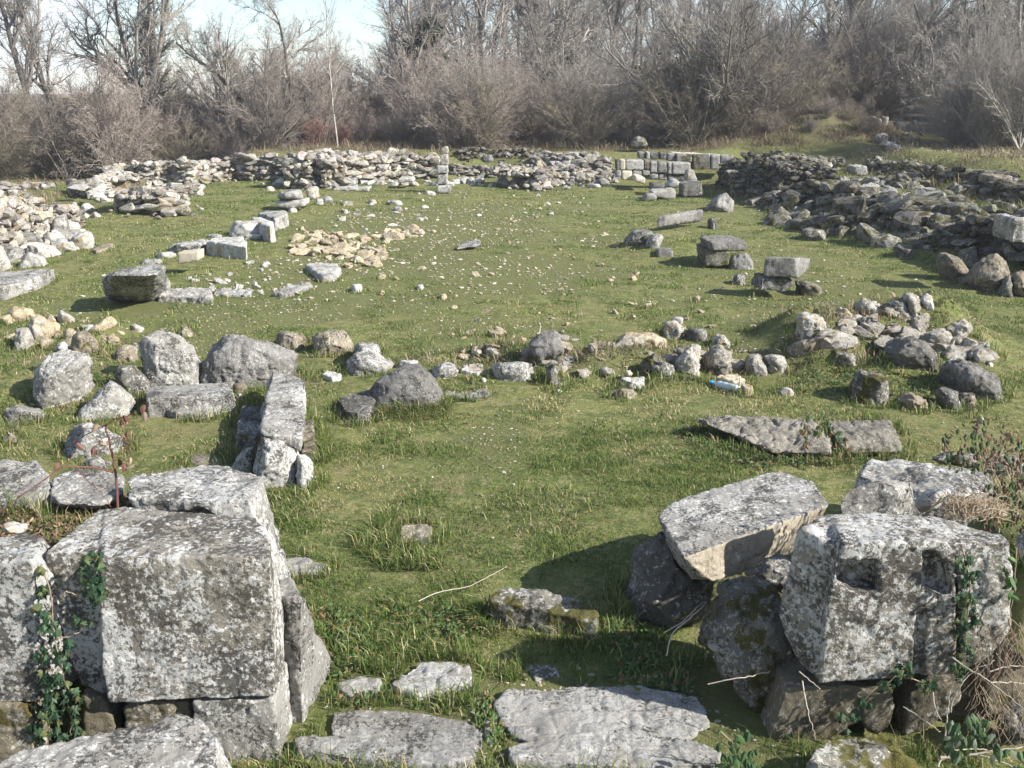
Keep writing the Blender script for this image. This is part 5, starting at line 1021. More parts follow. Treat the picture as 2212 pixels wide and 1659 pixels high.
CFG = {
 'tall': dict(n=[10,7,5,3,2], w=[.06,.10,.14,.16,.2], up=[.05,.07,.06,.03,.02], k=[13,9,7,6], st=[.22,.2,.15,.1], an=[.62,.65,.7,.75], lr=[.50,.46,.46,.5], rr=[.5,.5,.5,.55]),
 'fork': dict(n=[9,8,5,3,2], w=[.10,.12,.15,.18,.2], up=[.03,.07,.05,.03,.02], k=[9,10,8,6], st=[.15,.2,.15,.1], an=[.5,.6,.7,.75], lr=[.70,.42,.46,.5], rr=[.65,.5,.5,.55]),
 'twist': dict(n=[9,8,6,4,2], w=[.18,.2,.24,.26,.3], up=[.03,.05,.04,.02,.02], k=[9,10,8,6], st=[.2,.2,.15,.1], an=[.65,.75,.8,.85], lr=[.62,.45,.46,.5], rr=[.6,.5,.5,.55]),
 'sapling': dict(n=[12,5,3], w=[.055,.10,.14], up=[.06,.08,.04], k=[34,7], st=[.3,.2], an=[.6,.6], lr=[.22,.4], rr=[.4,.5]),
 'shrub': dict(n=[6,5,4,2], w=[.10,.13,.17,.2], up=[.03,.03,.02,0.], k=[9,7,6], st=[.12,.1,.1], an=[.5,.6,.7], lr=[.48,.48,.5], rr=[.5,.55,.6]),
 'arch': dict(n=[9,7,5,3], w=[.08,.13,.17,.2], up=[.0,.05,.03,.02], k=[12,8,6], st=[.22,.15,.1], an=[.5,.6,.7], lr=[.42,.45,.48], rr=[.5,.5,.55]),
 'whip': dict(n=[6,4,2], w=[.07,.1,.14], up=[.05,.04,.03], k=[9,5], st=[.15,.1], an=[.4,.5], lr=[.45,.45], rr=[.55,.6])}
def tree_meshes(kind, seed, h, r, stems=((0,0,1),), spread=0., tr='bark', tw='twig', names=('trunk','branches'), minr=.0028):
    rs = np.random.RandomState(seed); cfg = CFG[kind]; out = [[] for _ in cfg['n']]
    for s in stems:
        o = rs.normal(0, spread, 2); grow(rs, out, np.array([o[0], o[1], -.1]), np.array(s, float), h*rs.uniform(.85, 1.1) if len(stems) > 1 else h, r*rs.uniform(.7, 1.1) if len(stems) > 1 else r, 0, cfg)
    a = out[0]+([] if len(stems) > 3 else []); b = sum(out[1:], [])
    b = np.array(b); b[:,6:8] = np.maximum(b[:,6:8], minr)
    V, Fq = tubes(a, 6); m1 = mesh_np(names[0], V, Fq, M[tr])
    big = b[:,6] > .03; parts = []; off = 0; Vs, Fs = [], []
    for sel, kk in ((big, 5), (~big, 3)):
        if sel.any(): v_, f_ = tubes(b[sel], kk); Vs.append(v_); Fs.append(f_+off); off += len(v_)
    m2 = mesh_np(names[1], np.concatenate(Vs), np.concatenate(Fs), M[tw]); return [(names[0], m1), (names[1], m2)]
rs6 = np.random.RandomState(66)
def fan(n, lean, rs=rs6): return [(lean*rs.normal(), lean*rs.normal(), 1) for _ in range(n)]
TM = {'tall': [tree_meshes('tall', 1, 12, .17, tr='bark_dark'), tree_meshes('tall', 2, 13, .18, tr='bark_dark'), tree_meshes('tall', 3, 11, .15, tr='bark_dark')],
 'fork': [tree_meshes('fork', 4, 7.5, .19), tree_meshes('fork', 5, 7, .18, [(.25,0,1),(-.3,.1,1)], .03)],
 'clump': [tree_meshes('fork', 6, 6, .12, fan(5, .35), .06), tree_meshes('fork', 7, 5.5, .11, fan(6, .4), .06)],
 'twist': [tree_meshes('twist', 8, 7, .16, tr='bark_dark'), tree_meshes('twist', 9, 6.5, .15, [(-.5,.1,1),(.3,0,1)], .03, tr='bark_dark')],
 'sapling': [tree_meshes('sapling', 10, 6.5, .036, tr='palebark')],
 'arch': [tree_meshes('arch', 50, 6.2, .085, fan(11, .42), .06), tree_meshes('arch', 51, 5.6, .08, fan(9, .5), .06)],
 'shrub': [tree_meshes('shrub', 20+i, 2.4, .026, fan(13, .5), .07, 'shrubstem', 'shrubtwig', ('stems','twigs'), .0035) for i in range(4)],
 'shrub2': [tree_meshes('shrub', 30+i, 2.3, .02, fan(12, .6), .06, 'shrubstem', 'shrubtwig2', ('stems','twigs'), .0035) for i in range(2)],
 'big_shrub': [tree_meshes('shrub', 36+i, 4.2, .035, fan(18, .45), .08, 'shrubstem', 'twig', ('stems','twigs'), .004) for i in range(3)],
 'whip': [tree_meshes('whip', 40, 1.1, .012, fan(30, .35), .08, 'redtwig', 'redtwig', ('stems','twigs'), .004)]}
def plant(kind, i, name, label, cat, group, x, y, s=1., rz=None, tilt=(0,0), z=None):
    e = empty(name, (x, y, gh(x, y) if z is None else z), label, cat, group, rnd.uniform(0, 6.28) if rz is None else rz)
    e.rotation_euler[0], e.rotation_euler[1] = tilt; e.scale = (s, s, s*(rnd.uniform(.75, 1.3) if 'shrub' in kind else rnd.uniform(.92, 1.08)))
    for nm, me in TM[kind][i % len(TM[kind])]: link(bpy.data.objects.new(nm, me), e)
    return e
def xat(px, Y): return (px-1106)/2212*(Y*1.036)
# ---- the trees one can pick out
for px, Y, kind, i, s, lab, rz, tilt in (
  (146, 50, 'tall', 0, .95, 'tall bare grey tree farthest left with a straight trunk', 0, (0,0)),
  (200, 54, 'tall', 1, .95, 'straight bare tree second from the left', 1, (0,0)),
  (365, 47, 'fork', 0, 1.1, 'bare tree with dark trunk leaning strongly to the left', 2, (0,-.28)),
  (415, 48, 'twist', 0, 1.05, 'crooked dark bare tree right of the leaning one', 1.2, (0,-.12)),
  (545, 45, 'arch', 1, 1.05, 'wide spreading many-stemmed bare tree on the left', .5, (0,0)),
  (640, 44, 'twist', 1, .95, 'dark twisted tree with ivied stem leaning right, behind the back wall', 2.6, (0,.35)),
  (752, 42, 'sapling', 0, 1.0, 'thin pale sapling standing against the sky gap', 0, (0,.01)),
  (1045, 56, 'tall', 2, 1.05, 'bare tree with crown of rising limbs right of the evergreen tree', 0, (0,0)),
  (1100, 57, 'fork', 1, 1.35, 'twin-stemmed tall bare tree in the middle of the wood', .4, (0,0)),
  (1165, 58, 'tall', 0, 1.0, 'tall bare tree right of the twin-stemmed one', 3, (0,0)),
  (1272, 60, 'tall', 1, 1.0, 'dark bare tree with an upright fork near the picture middle', 4, (0,0)),
  (1335, 62, 'tall', 2, 1.1, 'slender bare tree left of the great arching shrub tree', 2, (0,0)),
  (1530, 42.5, 'arch', 0, 1.1, 'great grey many-stemmed shrub tree arching over the back wall', .9, (0,-.1)),
  (1600, 43, 'arch', 1, .95, 'grey arching clump tree leaning right above the mound', 2.2, (0,.22)),
  (1765, 52, 'fork', 0, 1.1, 'bare tree rising behind the brown mound', 1, (0,.05)),
  (1860, 50, 'arch', 0, .95, 'pale-stemmed clump of bare trees left of the path', 3.4, (0,0)),
  (1915, 58, 'tall', 1, 1.15, 'thick dark trunk tree standing beside the path', 2.2, (0,0)),
  (2000, 48, 'twist', 1, 1.05, 'crooked black-stemmed tree right of the path', 0, (0,-.05)),
  (2135, 40, 'tall', 0, .95, 'tall dark tree near the right picture edge', 5, (0,0)),
  (2190, 42, 'tall', 2, 1.1, 'dark tree at the right picture edge', 1, (0,0)),
  (2140, 33, 'arch', 1, .5, 'low pale-stemmed bush tree on the right bank', 1.7, (0,0))):
    plant(kind, i, 'pale_sapling' if kind == 'sapling' else 'bare_tree', lab, 'sapling' if kind == 'sapling' else 'tree', None, xat(px, Y), Y, s, rz, tilt)
# evergreen leaf masses: many leaf-sized faces through the crown
def leafcloud(n, blobs, cols, size, seed):
    rs = np.random.RandomState(seed); P = []
    for (c, r, f) in blobs:
        m = int(n*f); d = rs.normal(size=(m, 3)); d /= np.linalg.norm(d, axis=1)[:,None]; P.append(np.array(c)+d*np.array(r)*(rs.rand(m, 1)**.45))
    P = np.concatenate(P); m = len(P); P = P[fbm(P*1.3, 3, seed) > -.18]; m = len(P)
    a = rs.normal(size=(m, 3)); a /= np.linalg.norm(a, axis=1)[:,None]; b = rs.normal(size=(m, 3)); b -= a*np.sum(a*b, 1)[:,None]; b /= np.linalg.norm(b, axis=1)[:,None]
    s = size*rs.uniform(.6, 1.3, (m, 1)); V = np.stack([P-a*s, P+b*s*.45, P+a*s, P-b*s*.45], 1).reshape(-1, 3); Fq = np.arange(m)[:,None]*4+np.arange(4)[None]
    c = np.array(cols)[rs.randint(0, len(cols), m)]*rs.uniform(.7, 1.25, (m, 1)); cc = np.ones((m, 4, 4)); cc[:,:,:3] = c[:,None]
    return V, Fq.reshape(-1, 4), cc.reshape(-1, 4)
EG = [(.035,.05,.022),(.05,.065,.028),(.028,.04,.018)]
def ivied(px, Y, kind, i, s, lab, blobs, n, rz=0, tilt=(0,0), name='ivied_tree', cols=EG, size=.09):
    e = plant(kind, i, name, lab, 'tree', None, xat(px, Y), Y, s, rz, tilt)
    V, Fq, c = leafcloud(n, blobs, cols, size, int(px)); link(bpy.data.objects.new('foliage', mesh_np('foliage', V, Fq, M['leaf'], True, {'col': ('FLOAT_COLOR', c)})), e); return e
ivied(935, 47, 'fork', 0, .85, 'dark evergreen-looking tree draped in ivy at the centre of the wood', [((.2,0,5.6),(.8,.8,.8),.35),((-.5,0,4.7),(1.0,.9,.6),.35),((.5,0,4.0),(.7,.7,.7),.3)], 6500)
ivied(1215, 52, 'twist', 0, .8, 'ivy-clad tree with a dark green lower crown', [((0,0,3.6),(.8,.8,1.3),.6),((.5,0,2.4),(.6,.6,.7),.4)], 3500)
ivied(1440, 45, 'shrub2', 0, 1.3, 'olive green bush in front of the arching shrub tree', [((0,0,1.8),(1.4,1.2,1.2),1.)], 2600, cols=[(.11,.10,.03),(.085,.085,.03),(.14,.12,.04)], name='evergreen_bush')
ivied(690, 46, 'twist', 1, .6, 'green ivy-covered stump tree above the back wall', [((0,0,2.2),(.7,.7,1.2),1.)], 2200)
ivied(2110, 47, 'twist', 0, .9, 'dark ivy-wrapped tree in the shade on the right', [((0,0,2.8),(1.2,1.,1.5),1.)], 3200)
# ---- the wood behind (each tree its own object) and the thicket in front of it
g = 'bare trees of the wood behind'
for k in range(66):
    Y = rnd.uniform(56, 105); px = rnd.uniform(870, 2330) if k < 58 else rnd.uniform(-120, 700)
    if px < 700: Y = rnd.uniform(80, 120)
    if 1890 < px < 2010 and Y < 70: continue
    plant(*[('tall',0),('tall',1),('tall',2),('clump',0),('tall',1),('fork',1)][k % 6], 'wood_tree', 'thin bare grey tree in the crowded wood behind the ruin', 'tree', g, xat(px, Y), Y, rnd.uniform(.7, 1.05) if px > 700 else rnd.uniform(.35, .55), None, (rnd.gauss(0,.05), rnd.gauss(0,.05)))
g = 'bare shrubs of the thicket'
for k in range(210):
    px = -140+2500*((k*.6180339)%1)
    Y = rnd.uniform(40.5, 54) if px > 330 else rnd.uniform(37, 56)
    if 1640 < px < 1850 and Y < 46: Y += 6
    if 1850 < px < 2020: Y = rnd.uniform(60, 75) if 1900 < px < 1985 else rnd.uniform(48, 62)
    if px > 2020: Y = rnd.uniform(35, 52)
    kd, i = ('shrub', k % 4) if k % 3 else ('shrub2', k % 2)
    s = rnd.uniform(.5, 1.4)*(1. if px > 300 else 1.05)
    if px > 1850: kd, i = ('big_shrub', k % 3) if k % 2 else ('shrub2', k % 2); s *= .75
    plant(kd, i, 'bare_shrub', 'tangled leafless brown shrub in the thicket behind the walls', 'shrub', g, xat(px, Y), Y, s, None, (rnd.gauss(0,.1), rnd.gauss(0,.1)))
for k in range(85):
    px = 1860+520*((k*.6180339+.2)%1); Y = rnd.uniform(33.5, 47)
    if px < 2010: Y = rnd.uniform(50, 62); px = 1990+rnd.uniform(0, 40) if 1900 < px < 1985 else px
    kd, i = [('shrub', k % 4), ('shrub2', k % 2), ('big_shrub', k % 3)][k % 3]
    plant(kd, i, 'bare_shrub', 'leafless grey-brown shrub on the wooded bank at the right', 'shrub', 'bare shrubs on the right bank', xat(px, Y), Y, rnd.uniform(.6, .95)*(.65 if kd == 'big_shrub' else 1), None, (rnd.gauss(0,.1), rnd.gauss(0,.1)))
for k in range(16):
    plant('shrub2' if k % 2 else 'shrub', k % 2, 'low_scrub', 'low brown scrub growing on the earth mound behind the ruin', 'shrub', 'scrub on the earth mound', rnd.uniform(9.6, 14.2), rnd.uniform(39.3, 41.2), rnd.uniform(.16, .34))
g = 'tall bare shrubs behind the thicket'
for k in range(48):
    px = -140+2500*((k*.6180339+.31)%1); Y = rnd.uniform(46, 60)
    if 1880 < px < 2010: continue
    plant('big_shrub', k % 3, 'tall_shrub', 'tall leafless grey-brown shrub rising above the thicket', 'shrub', g, xat(px, Y), Y, rnd.uniform(.65, 1.05)*(.55 if px < 880 else 1.), None, (rnd.gauss(0,.06), rnd.gauss(0,.06)))
for k, (px, Y, s, lab) in enumerate(((700, 42.5, 1., 'dark red twiggy shrub behind the back wall, by the sapling'), (760, 43.5, .8, 'smaller dark red shrub right of the pale sapling'), (1165, 44, .7, 'reddish twig shrub in front of the dark thicket'), (1120, 50, 1.5, 'reddish tall shrub in the middle of the thicket'))):
    plant('whip', 0, 'red_shrub', lab, 'shrub', None, xat(px, Y), Y, s)
plant('big_shrub', 1, 'fan_shrub', 'pale grey fan-shaped shrub standing alone before the thicket', 'shrub', None, xat(1020, 41), 41, .62)
plant('sapling', 0, 'pale_sapling', 'short bent sapling in front of the thicket, behind the slim pier', 'sapling', None, xat(958, 41.5), 41.5, .5, 1.)
plant('sapling', 0, 'pale_sapling', 'small pale sapling at the right picture edge on the bank', 'sapling', None, xat(2165, 32.5), 32.5, .62, 2., (0,.08))
# ================================================================== NEAR PLANTS
def poly_tube(pts, r0, r1, k=5, sub=6, wob=.006, seed=0):
    P = np.array(pts, float); rs = np.random.RandomState(seed); n = len(P); t = np.linspace(0, n-1, (n-1)*sub+1); out = []
    for u in t:
        i = min(int(u), n-2); f = u-i; a, b, c, d = P[max(i-1,0)], P[i], P[i+1], P[min(i+2,n-1)]
        out.append(.5*((2*b)+(-a+c)*f+(2*a-5*b+4*c-d)*f*f+(-a+3*b-3*c+d)*f**3))
    Q = np.array(out)+rs.normal(0, wob, (len(out), 3))*np.linspace(0, 1, len(out))[:,None]; r = np.linspace(r0, r1, len(Q))
    return [(*Q[i], *Q[i+1], r[i], r[i+1]) for i in range(len(Q)-1)]
def tube_obj(name, segs, mat, k=5, parent=None, base=(0,0,0)):
    V, Fq = tubes(segs, k); o = bpy.data.objects.new(name, mesh_np(name, V-np.array(base), Fq, M[mat])); 
    if not parent: o.location = base
    return link(o, parent)
IVY = [(0,-.5),(.22,-.42),(.5,-.2),(.28,.0),(.42,.28),(.13,.22),(0,.62),(-.13,.22),(-.42,.28),(-.28,.0),(-.5,-.2),(-.22,-.42)]
OVAL = [(0,-.5),(.2,-.32),(.27,-.05),(.2,.25),(0,.55),(-.2,.25),(-.27,-.05),(-.2,-.32)]
def leaves(P, N, size, cols, shp, rs, droop=.4):
    """leaf blades with a centre fold; P points, N outward directions"""
    n = len(P); N = N+rs.normal(0, .38, (n, 3)); N /= np.linalg.norm(N, axis=1)[:,None]
    up = np.tile([[0,0,-1.]], (n, 1))+rs.normal(0, droop, (n, 3)); up -= N*np.sum(N*up, 1)[:,None]; up /= np.linalg.norm(up, axis=1)[:,None]; sd = np.cross(up, N)
    s = np.array(size)*rs.uniform(.38, 1.35, n); k = len(shp); V = [P+N*.004]
    for (a, b) in shp: V.append(P+(sd*a+up*b)*s[:,None]-N*(abs(a)*.35*s)[:,None])
    V = np.stack(V, 1).reshape(-1, 3); b = np.arange(n)[:,None]*(k+1); Fc = np.concatenate([b+[0, 1+i, 1+(i+1)%k] for i in range(k)], 1).reshape(-1, 3)
    c = np.array(cols)[rs.randint(0, len(cols), n)]*rs.uniform(.7, 1.3, (n, 1)); cc = np.ones((n, k+1, 4)); cc[:,:,:3] = c[:,None]; cc[:,0,:3] *= 1.25
    return V, Fc, cc.reshape(-1, 4)
def leaf_obj(name, P, N, size, cols, shp, rs, parent, base, mat='leaf'):
    V, Fc, c = leaves(np.array(P), np.array(N), size, cols, shp, rs); me = mesh_np(name, V-np.array(base), Fc, M[mat], False, {'col': ('FLOAT_COLOR', c)}); return link(bpy.data.objects.new(name, me), parent)
IVC = [(.065,.095,.045),(.10,.11,.045),(.022,.05,.026),(.032,.066,.034),(.018,.038,.022),(.05,.085,.045)]
def ivy(label, v, spots, Y, size, n, stems, seed, cols=IVC, out=.05, name='ivy', shp=IVY):
    rs = np.random.RandomState(seed); base = atY(v, *spots[-1][:2], Y); base[2] = max(0, gh(base[0], base[1])); e = empty(name, tuple(base), label, name.replace('_', ' ')); P, N = [], []
    tot = sum(s[3] for s in spots)
    for x, y, r, w in spots:
        for _ in range(int(n*w/tot)):
            a = rs.uniform(0, 6.28); q = r*math.sqrt(rs.rand()); P.append(atY(v, x+q*math.cos(a), y+q*math.sin(a)*1.1, Y-rs.uniform(0, out))); N.append((rs.normal(0, .3), -1, .35))
    leaf_obj('leaves', P, N, size, cols, shp, rs, e, base)
    sg = []
    for i, st in enumerate(stems): sg += poly_tube([atY(v, x, y, Y-.02) for x, y in st], .004, .002, seed=i)
    tube_obj('stem', sg, 'deadstem', 4, e, base); return e
ivy('dark ivy filling the groove and the gap left of the grooved block', 'O', [(590,340,50,5),(560,430,90,9),(600,520,75,8),(560,590,60,5),(265,400,35,2),(275,560,50,4),(250,700,60,4),(300,790,70,5),(560,740,45,3),(470,740,40,2),(400,900,60,4),(300,950,60,4),(250,1010,70,4),(400,990,50,3),(380,1090,80,8),(300,1170,80,7),(430,1180,70,5),(370,1250,75,7),(270,1260,70,5),(500,1200,50,3),(490,1310,50,4),(300,1350,80,6),(260,1430,80,6),(400,1420,90,5),(500,1400,60,3)],
    YF-.0, .044, 230, [[(275,420),(320,560),(340,800),(390,1000),(430,1200),(450,1460)],[(415,540),(530,580)],[(360,835),(430,830),(520,780)],[(270,1290),(310,1400),(315,1520)]], 3)
ivy('strand of small-leaved ivy climbing the socketed block', 'C', [(1770,640,40,6),(1800,720,45,6),(1780,820,45,6),(1790,920,55,6),(1760,1020,45,5),(1770,1110,50,5),(1740,1190,45,4),(1590,1240,45,4),(1480,1180,45,5),(1440,1200,30,3),(1380,1260,40,3),(1240,1360,60,3),(1180,1440,50,2),(1290,1330,50,2)],
    YR-.02, .036, 210, [[(1760,560),(1800,760),(1780,960),(1750,1200)],[(1750,1200),(1600,1240),(1430,1210),(1220,1370)]], 4)
ivy('bramble with broad green leaves on the right edge of the socketed block', 'C', [(1975,650,45,5),(1990,740,45,4),(2010,800,35,2),(2040,640,40,3)], YR-.02, .05, 18, [[(2030,560),(2020,720),(2000,900),(1940,1120)],[(2000,700),(1960,640)]], 5, name='bramble', shp=OVAL, cols=[(.05,.10,.035),(.07,.125,.04)])
ivy('low bramble clump with green leaves at the foot of the opening, right', 'C', [(600,1520,70,4),(660,1560,80,6),(620,1610,70,6),(700,1640,60,4),(580,1640,50,3)], 3.95, .042, 60, [[(560,1480),(640,1560),(720,1650)],[(640,1500),(620,1600)]], 6, name='bramble', shp=OVAL, cols=[(.05,.095,.035),(.035,.07,.03),(.07,.115,.045)], out=.2)
ivy('leafy bramble in the lower right corner of the picture', 'N', [(1560,1370,120,6),(1700,1330,130,7),(1780,1300,100,5),(1880,1420,110,5),(1960,1500,90,4),(1640,1480,110,5),(1560,1500,80,3),(2150,1600,90,3)], 3.62, .046, 95, [[(1450,1560),(1600,1430),(1800,1320)],[(1500,1500),(1700,1480),(1950,1500),(2100,1600)]], 7, name='bramble', shp=OVAL, cols=[(.05,.09,.035),(.035,.065,.028),(.075,.11,.055),(.11,.13,.09)], out=.25)
ivy('bramble thicket with small dark leaves along the right edge, above the big block', 'C', [(1760,70,110,5),(1900,60,120,6),(1990,90,90,5),(2020,190,80,5),(2040,290,80,5),(2010,390,90,5),(1960,440,80,4),(2050,460,60,4),(1900,410,60,2),(1930,300,70,3),(1820,120,70,3)], 5.4, .034, 560, [[(2060,480),(1980,330),(1900,150),(1780,50)],[(2068,300),(1990,200),(1960,100)],[(2060,420),(1950,400),(1860,420)]], 8, name='bramble', shp=OVAL, cols=[(.04,.07,.03),(.06,.085,.04),(.17,.11,.06),(.10,.06,.045)], out=.5)
ivy('small bramble spray with dark leaves in the dry grass beyond the slab', 'G', [(520,1200,90,3),(640,1250,80,3),(750,1330,90,3),(480,1290,80,2)], 8.1, .05, 70, [[(560,1160),(640,1300),(700,1380)]], 9, name='bramble', shp=OVAL, cols=[(.05,.085,.03),(.075,.10,.035),(.16,.10,.05)], out=.3)
# tall reddish bramble on the left
b0 = atY('D', 820, 1450, 4.75); br = empty('bramble', tuple(b0), 'tall bramble with reddish arching canes and withered leaves, left foreground', 'bramble')
yb = 4.75; sg = []
for i, (pts, r0, r1) in enumerate((([(822,1460,yb),(815,1300,yb),(795,1120,yb),(765,980,yb),(740,870,yb)], .011, .007), ([(740,880,yb),(800,835,yb),(870,815,yb),(960,800,yb)], .006, .0025), ([(740,870,yb),(640,920,yb),(560,965,yb),(515,1000,yb)], .005, .002),
   ([(790,1205,yb),(680,1175,4.7),(560,1165,4.65),(420,1180,4.6),(300,1265,4.55),(120,1385,4.5),(-60,1520,4.45)], .007, .004), ([(540,1180,4.65),(620,1270,4.62),(700,1340,4.6),(780,1440,4.6)], .004, .002), ([(440,1175,4.6),(400,1090,4.6),(450,1050,4.6)], .003, .001),
   ([(765,980,yb),(860,960,yb),(960,1000,yb)], .003, .001), ([(770,1000,yb),(690,1060,yb),(640,1090,yb)], .003, .001), ([(800,1100,yb),(900,1110,yb),(940,1140,yb)], .003, .001), ([(500,890,yb),(620,900,yb),(740,880,yb)], .0015, .003))):
    sg += poly_tube(P3('D', pts), r0*.7, r1*.7, seed=i, wob=.004)
tube_obj('canes', sg, 'redbramble', 5, br, b0)
rsb = np.random.RandomState(4); LP = [atY('D', x+rsb.normal(0,14), y+rsb.normal(0,14), yb-.03) for x, y in ((880,830),(900,850),(860,900),(900,930),(930,960),(850,950),(880,990),(870,1030),(900,1040),(840,860),(960,790),(1000,780),(980,810),(640,910),(700,1030),(690,1060),(650,1090),(720,990),(880,1110),(920,1150),(850,1130),(890,1170),(480,1110),(400,1150),(560,1010),(930,900))]
leaf_obj('withered_leaves', LP, np.tile([[0,-1,.2]], (len(LP), 1)), .045, [(.14,.07,.055),(.20,.12,.085),(.09,.06,.04),(.26,.19,.14)], OVAL, rsb, br, b0)
# leaf litter in the hollow on the left, dry grass nest on the right
rl = np.random.RandomState(8); n = 4200; x = rl.uniform(-3.4, -1.75, n); y = rl.uniform(4.55, 5.7, n); P = np.stack([x, y, H(x, y)+rl.uniform(.0, .03, n)], 1)
o = leaf_obj('leaf_litter', P, np.tile([[0,-.3,1.]], (n, 1)), .03, [(.16,.085,.06),(.22,.14,.085),(.11,.07,.045),(.10,.11,.04),(.28,.2,.13)], OVAL, rl, None, (0,0,0), 'dryblade'); tag(o, 'dead brown leaves filling the hollow behind the left blocks', 'dead leaves', kind='stuff')
ne = atY('C', 1790, 420, 4.85); e = None; sg = []
for i in range(210):
    x0, y0 = rl.normal(1790, 90), rl.normal(385, 28); a = rl.uniform(-2.9, .2); L = rl.uniform(60, 190); Yq = 4.85+rl.uniform(-.15, .2)
    sg += poly_tube([atY('C', x0, y0, Yq), atY('C', x0+L*.5*math.cos(a), y0+L*.28*math.sin(a)-22, Yq+.02), atY('C', x0+L*math.cos(a), y0+L*.35*math.sin(a)+8, Yq+.05)], .0032, .0012, sub=4, seed=i, wob=.003)
o = tube_obj('dead_grass_clump', sg, 'deadstem', 3, None, ne); tag(o, 'clump of dead brown stalks like a nest behind the socketed block', 'dead grass')
# broad-leaved weeds hugging the ground
rw = np.random.RandomState(31); WP = []
for v, poly, n in (('Z', [(1460,925),(1560,940),(1680,985),(1800,985),(1960,975),(1980,1000),(1640,1020),(1500,985)], 900), ('Z', [(1740,905),(1790,905),(1800,960),(1760,960)], 120), ('C', [(0,900),(260,960),(420,1100),(480,1250),(420,1480),(0,1300)], 900), ('B', [(160,760),(420,800),(560,1000),(620,1300),(300,1350),(160,1200)], 600),
   ('B', [(1150,1300),(1230,1250),(1330,1450),(1300,1560),(1180,1480)], 260), ('B', [(700,820),(1150,760),(1250,900),(900,1000)], 240), ('D', [(560,480),(800,520),(780,700),(600,660)], 260), ('H', [(1050,1120),(1200,1070),(1400,1110),(1300,1170),(1080,1170)], 300), ('G', [(400,780),(900,720),(1500,760),(1900,1000),(1500,1080),(900,1020),(400,950)], 900), ('E', [(560,760),(700,760),(760,860),(600,860)], 120), ('F', [(1230,740),(1330,790),(1700,900),(1300,830)], 140)):
    P = np.array([hit(v, *p)[:2] for p in poly]); a_, b_ = P.min(0), P.max(0); k = 0
    while k < n:
        cx, cy = rw.uniform(a_[0], b_[0]), rw.uniform(a_[1], b_[1])
        if not inpoly(cx, cy, P): k += .2; continue
        for _ in range(6): WP.append((cx+rw.normal(0, .035), cy+rw.normal(0, .035))); k += 1
WP = np.array(WP); WP = WP[~masked(WP[:,0], WP[:,1])]; WP = np.concatenate([WP, (H(WP[:,0], WP[:,1])+rw.uniform(.01, .05, len(WP)))[:,None]], 1)
o = leaf_obj('weeds', WP, np.tile([[0,-.35,.9]], (len(WP), 1)), .032, [(.055,.10,.03),(.075,.125,.04),(.10,.14,.05),(.045,.075,.025),(.16,.11,.05)], OVAL, rw, None, (0,0,0)); tag(o, 'broad-leaved green weeds hugging the ground around the stones', 'weeds', kind='stuff')
# bleached stalks, twigs
for i, (v, pts, r, lab) in enumerate((
   ('B', [(800,718,5.25),(920,665,5.45),(1080,635,5.62),(1200,575,5.85),(1300,520,6.1),(1420,420,6.5)], .006, 'long thin bleached stick lying in the grass of the path'),
   ('C', [(495,1242,4.3),(620,1215,4.28),(700,1205,4.3),(805,1180,4.35)], .006, 'straight pale stick pointing left out of the shaded boulder'),
   ('C', [(290,1100,4.7),(320,990,4.72),(400,920,4.75),(455,870,4.8),(490,830,4.9)], .006, 'forked pale twig against the dark boulders, lower one'),
   ('C', [(278,985,4.75),(370,930,4.78),(440,860,4.85),(480,835,4.9)], .005, 'pale twig just above the forked one'),
   ('C', [(965,1225,4.15),(985,1340,4.1),(1010,1440,4.05),(1035,1510,4.0)], .005, 'pale stalk hanging down the damp course stones'),
   ('C', [(950,1180,4.15),(1000,1220,4.12),(1055,1268,4.1)], .005, 'short pale twig at the lower left corner of the socketed block'),
   ('N', [(1520,1130,3.95),(1540,1010,3.95),(1640,840,3.95),(1780,720,3.95),(1930,645,3.95)], .007, 'bleached cane bending up across the lower right'),
   ('N', [(1460,1420,3.85),(1480,1230,3.85),(1500,1100,3.85),(1512,920,3.85)], .006, 'upright dry stalk in the lower right brambles'),
   ('N', [(1350,940,3.9),(1365,1060,3.88),(1400,1160,3.86),(1470,1260,3.85),(1500,1340,3.84)], .005, 'curved dry stalk left of the upright one'),
   ('N', [(1530,610,4.0),(1650,700,3.95),(1790,780,3.9),(1950,880,3.9),(2200,1100,3.85)], .007, 'long straight dry cane crossing the right edge'),
   ('N', [(1900,850,3.95),(2050,850,3.95),(2240,865,3.95)], .006, 'pale cane pointing level out of the right edge'),
   ('N', [(1420,1560,3.6),(1650,1545,3.6),(1900,1500,3.6),(2230,1465,3.6)], .012, 'thick bleached branch lying along the bottom right corner'),
   ('N', [(1400,1650,3.58),(1440,1580,3.6),(1700,1530,3.6),(1900,1570,3.58),(2200,1680,3.55)], .008, 'second bleached branch below the thick one'),
   ('N', [(1070,1080,3.95),(1200,1160,3.9),(1330,1250,3.86),(1420,1320,3.84)], .004, 'thin dry stem crossing the dark gap in the course stones'),
   ('N', [(1885,750,3.98),(2050,700,3.98),(2230,700,3.98)], .006, 'grey cane running to the right edge above the level one'),
   ('E', [(1840,225,11.3),(1845,185,11.32),(1842,152,11.34)], .012, 'short broken stub of dry stalk behind the perched stone'),
   ('N', [(2060,240,4.1),(2100,420,4.1),(2080,560,4.1),(1950,760,4.05),(1850,900,4.0)], .005, 'red-brown dead stem trailing down the right edge'))):
    P = P3(v, pts); base = P[0]; o = tube_obj('dry_stalk', poly_tube(P, r*.62, r*.25, seed=i, wob=.003), 'straw' if i != 16 else 'redbramble', 5, None, base); tag(o, lab, 'dry stalk')
rq = np.random.RandomState(12); sg = []
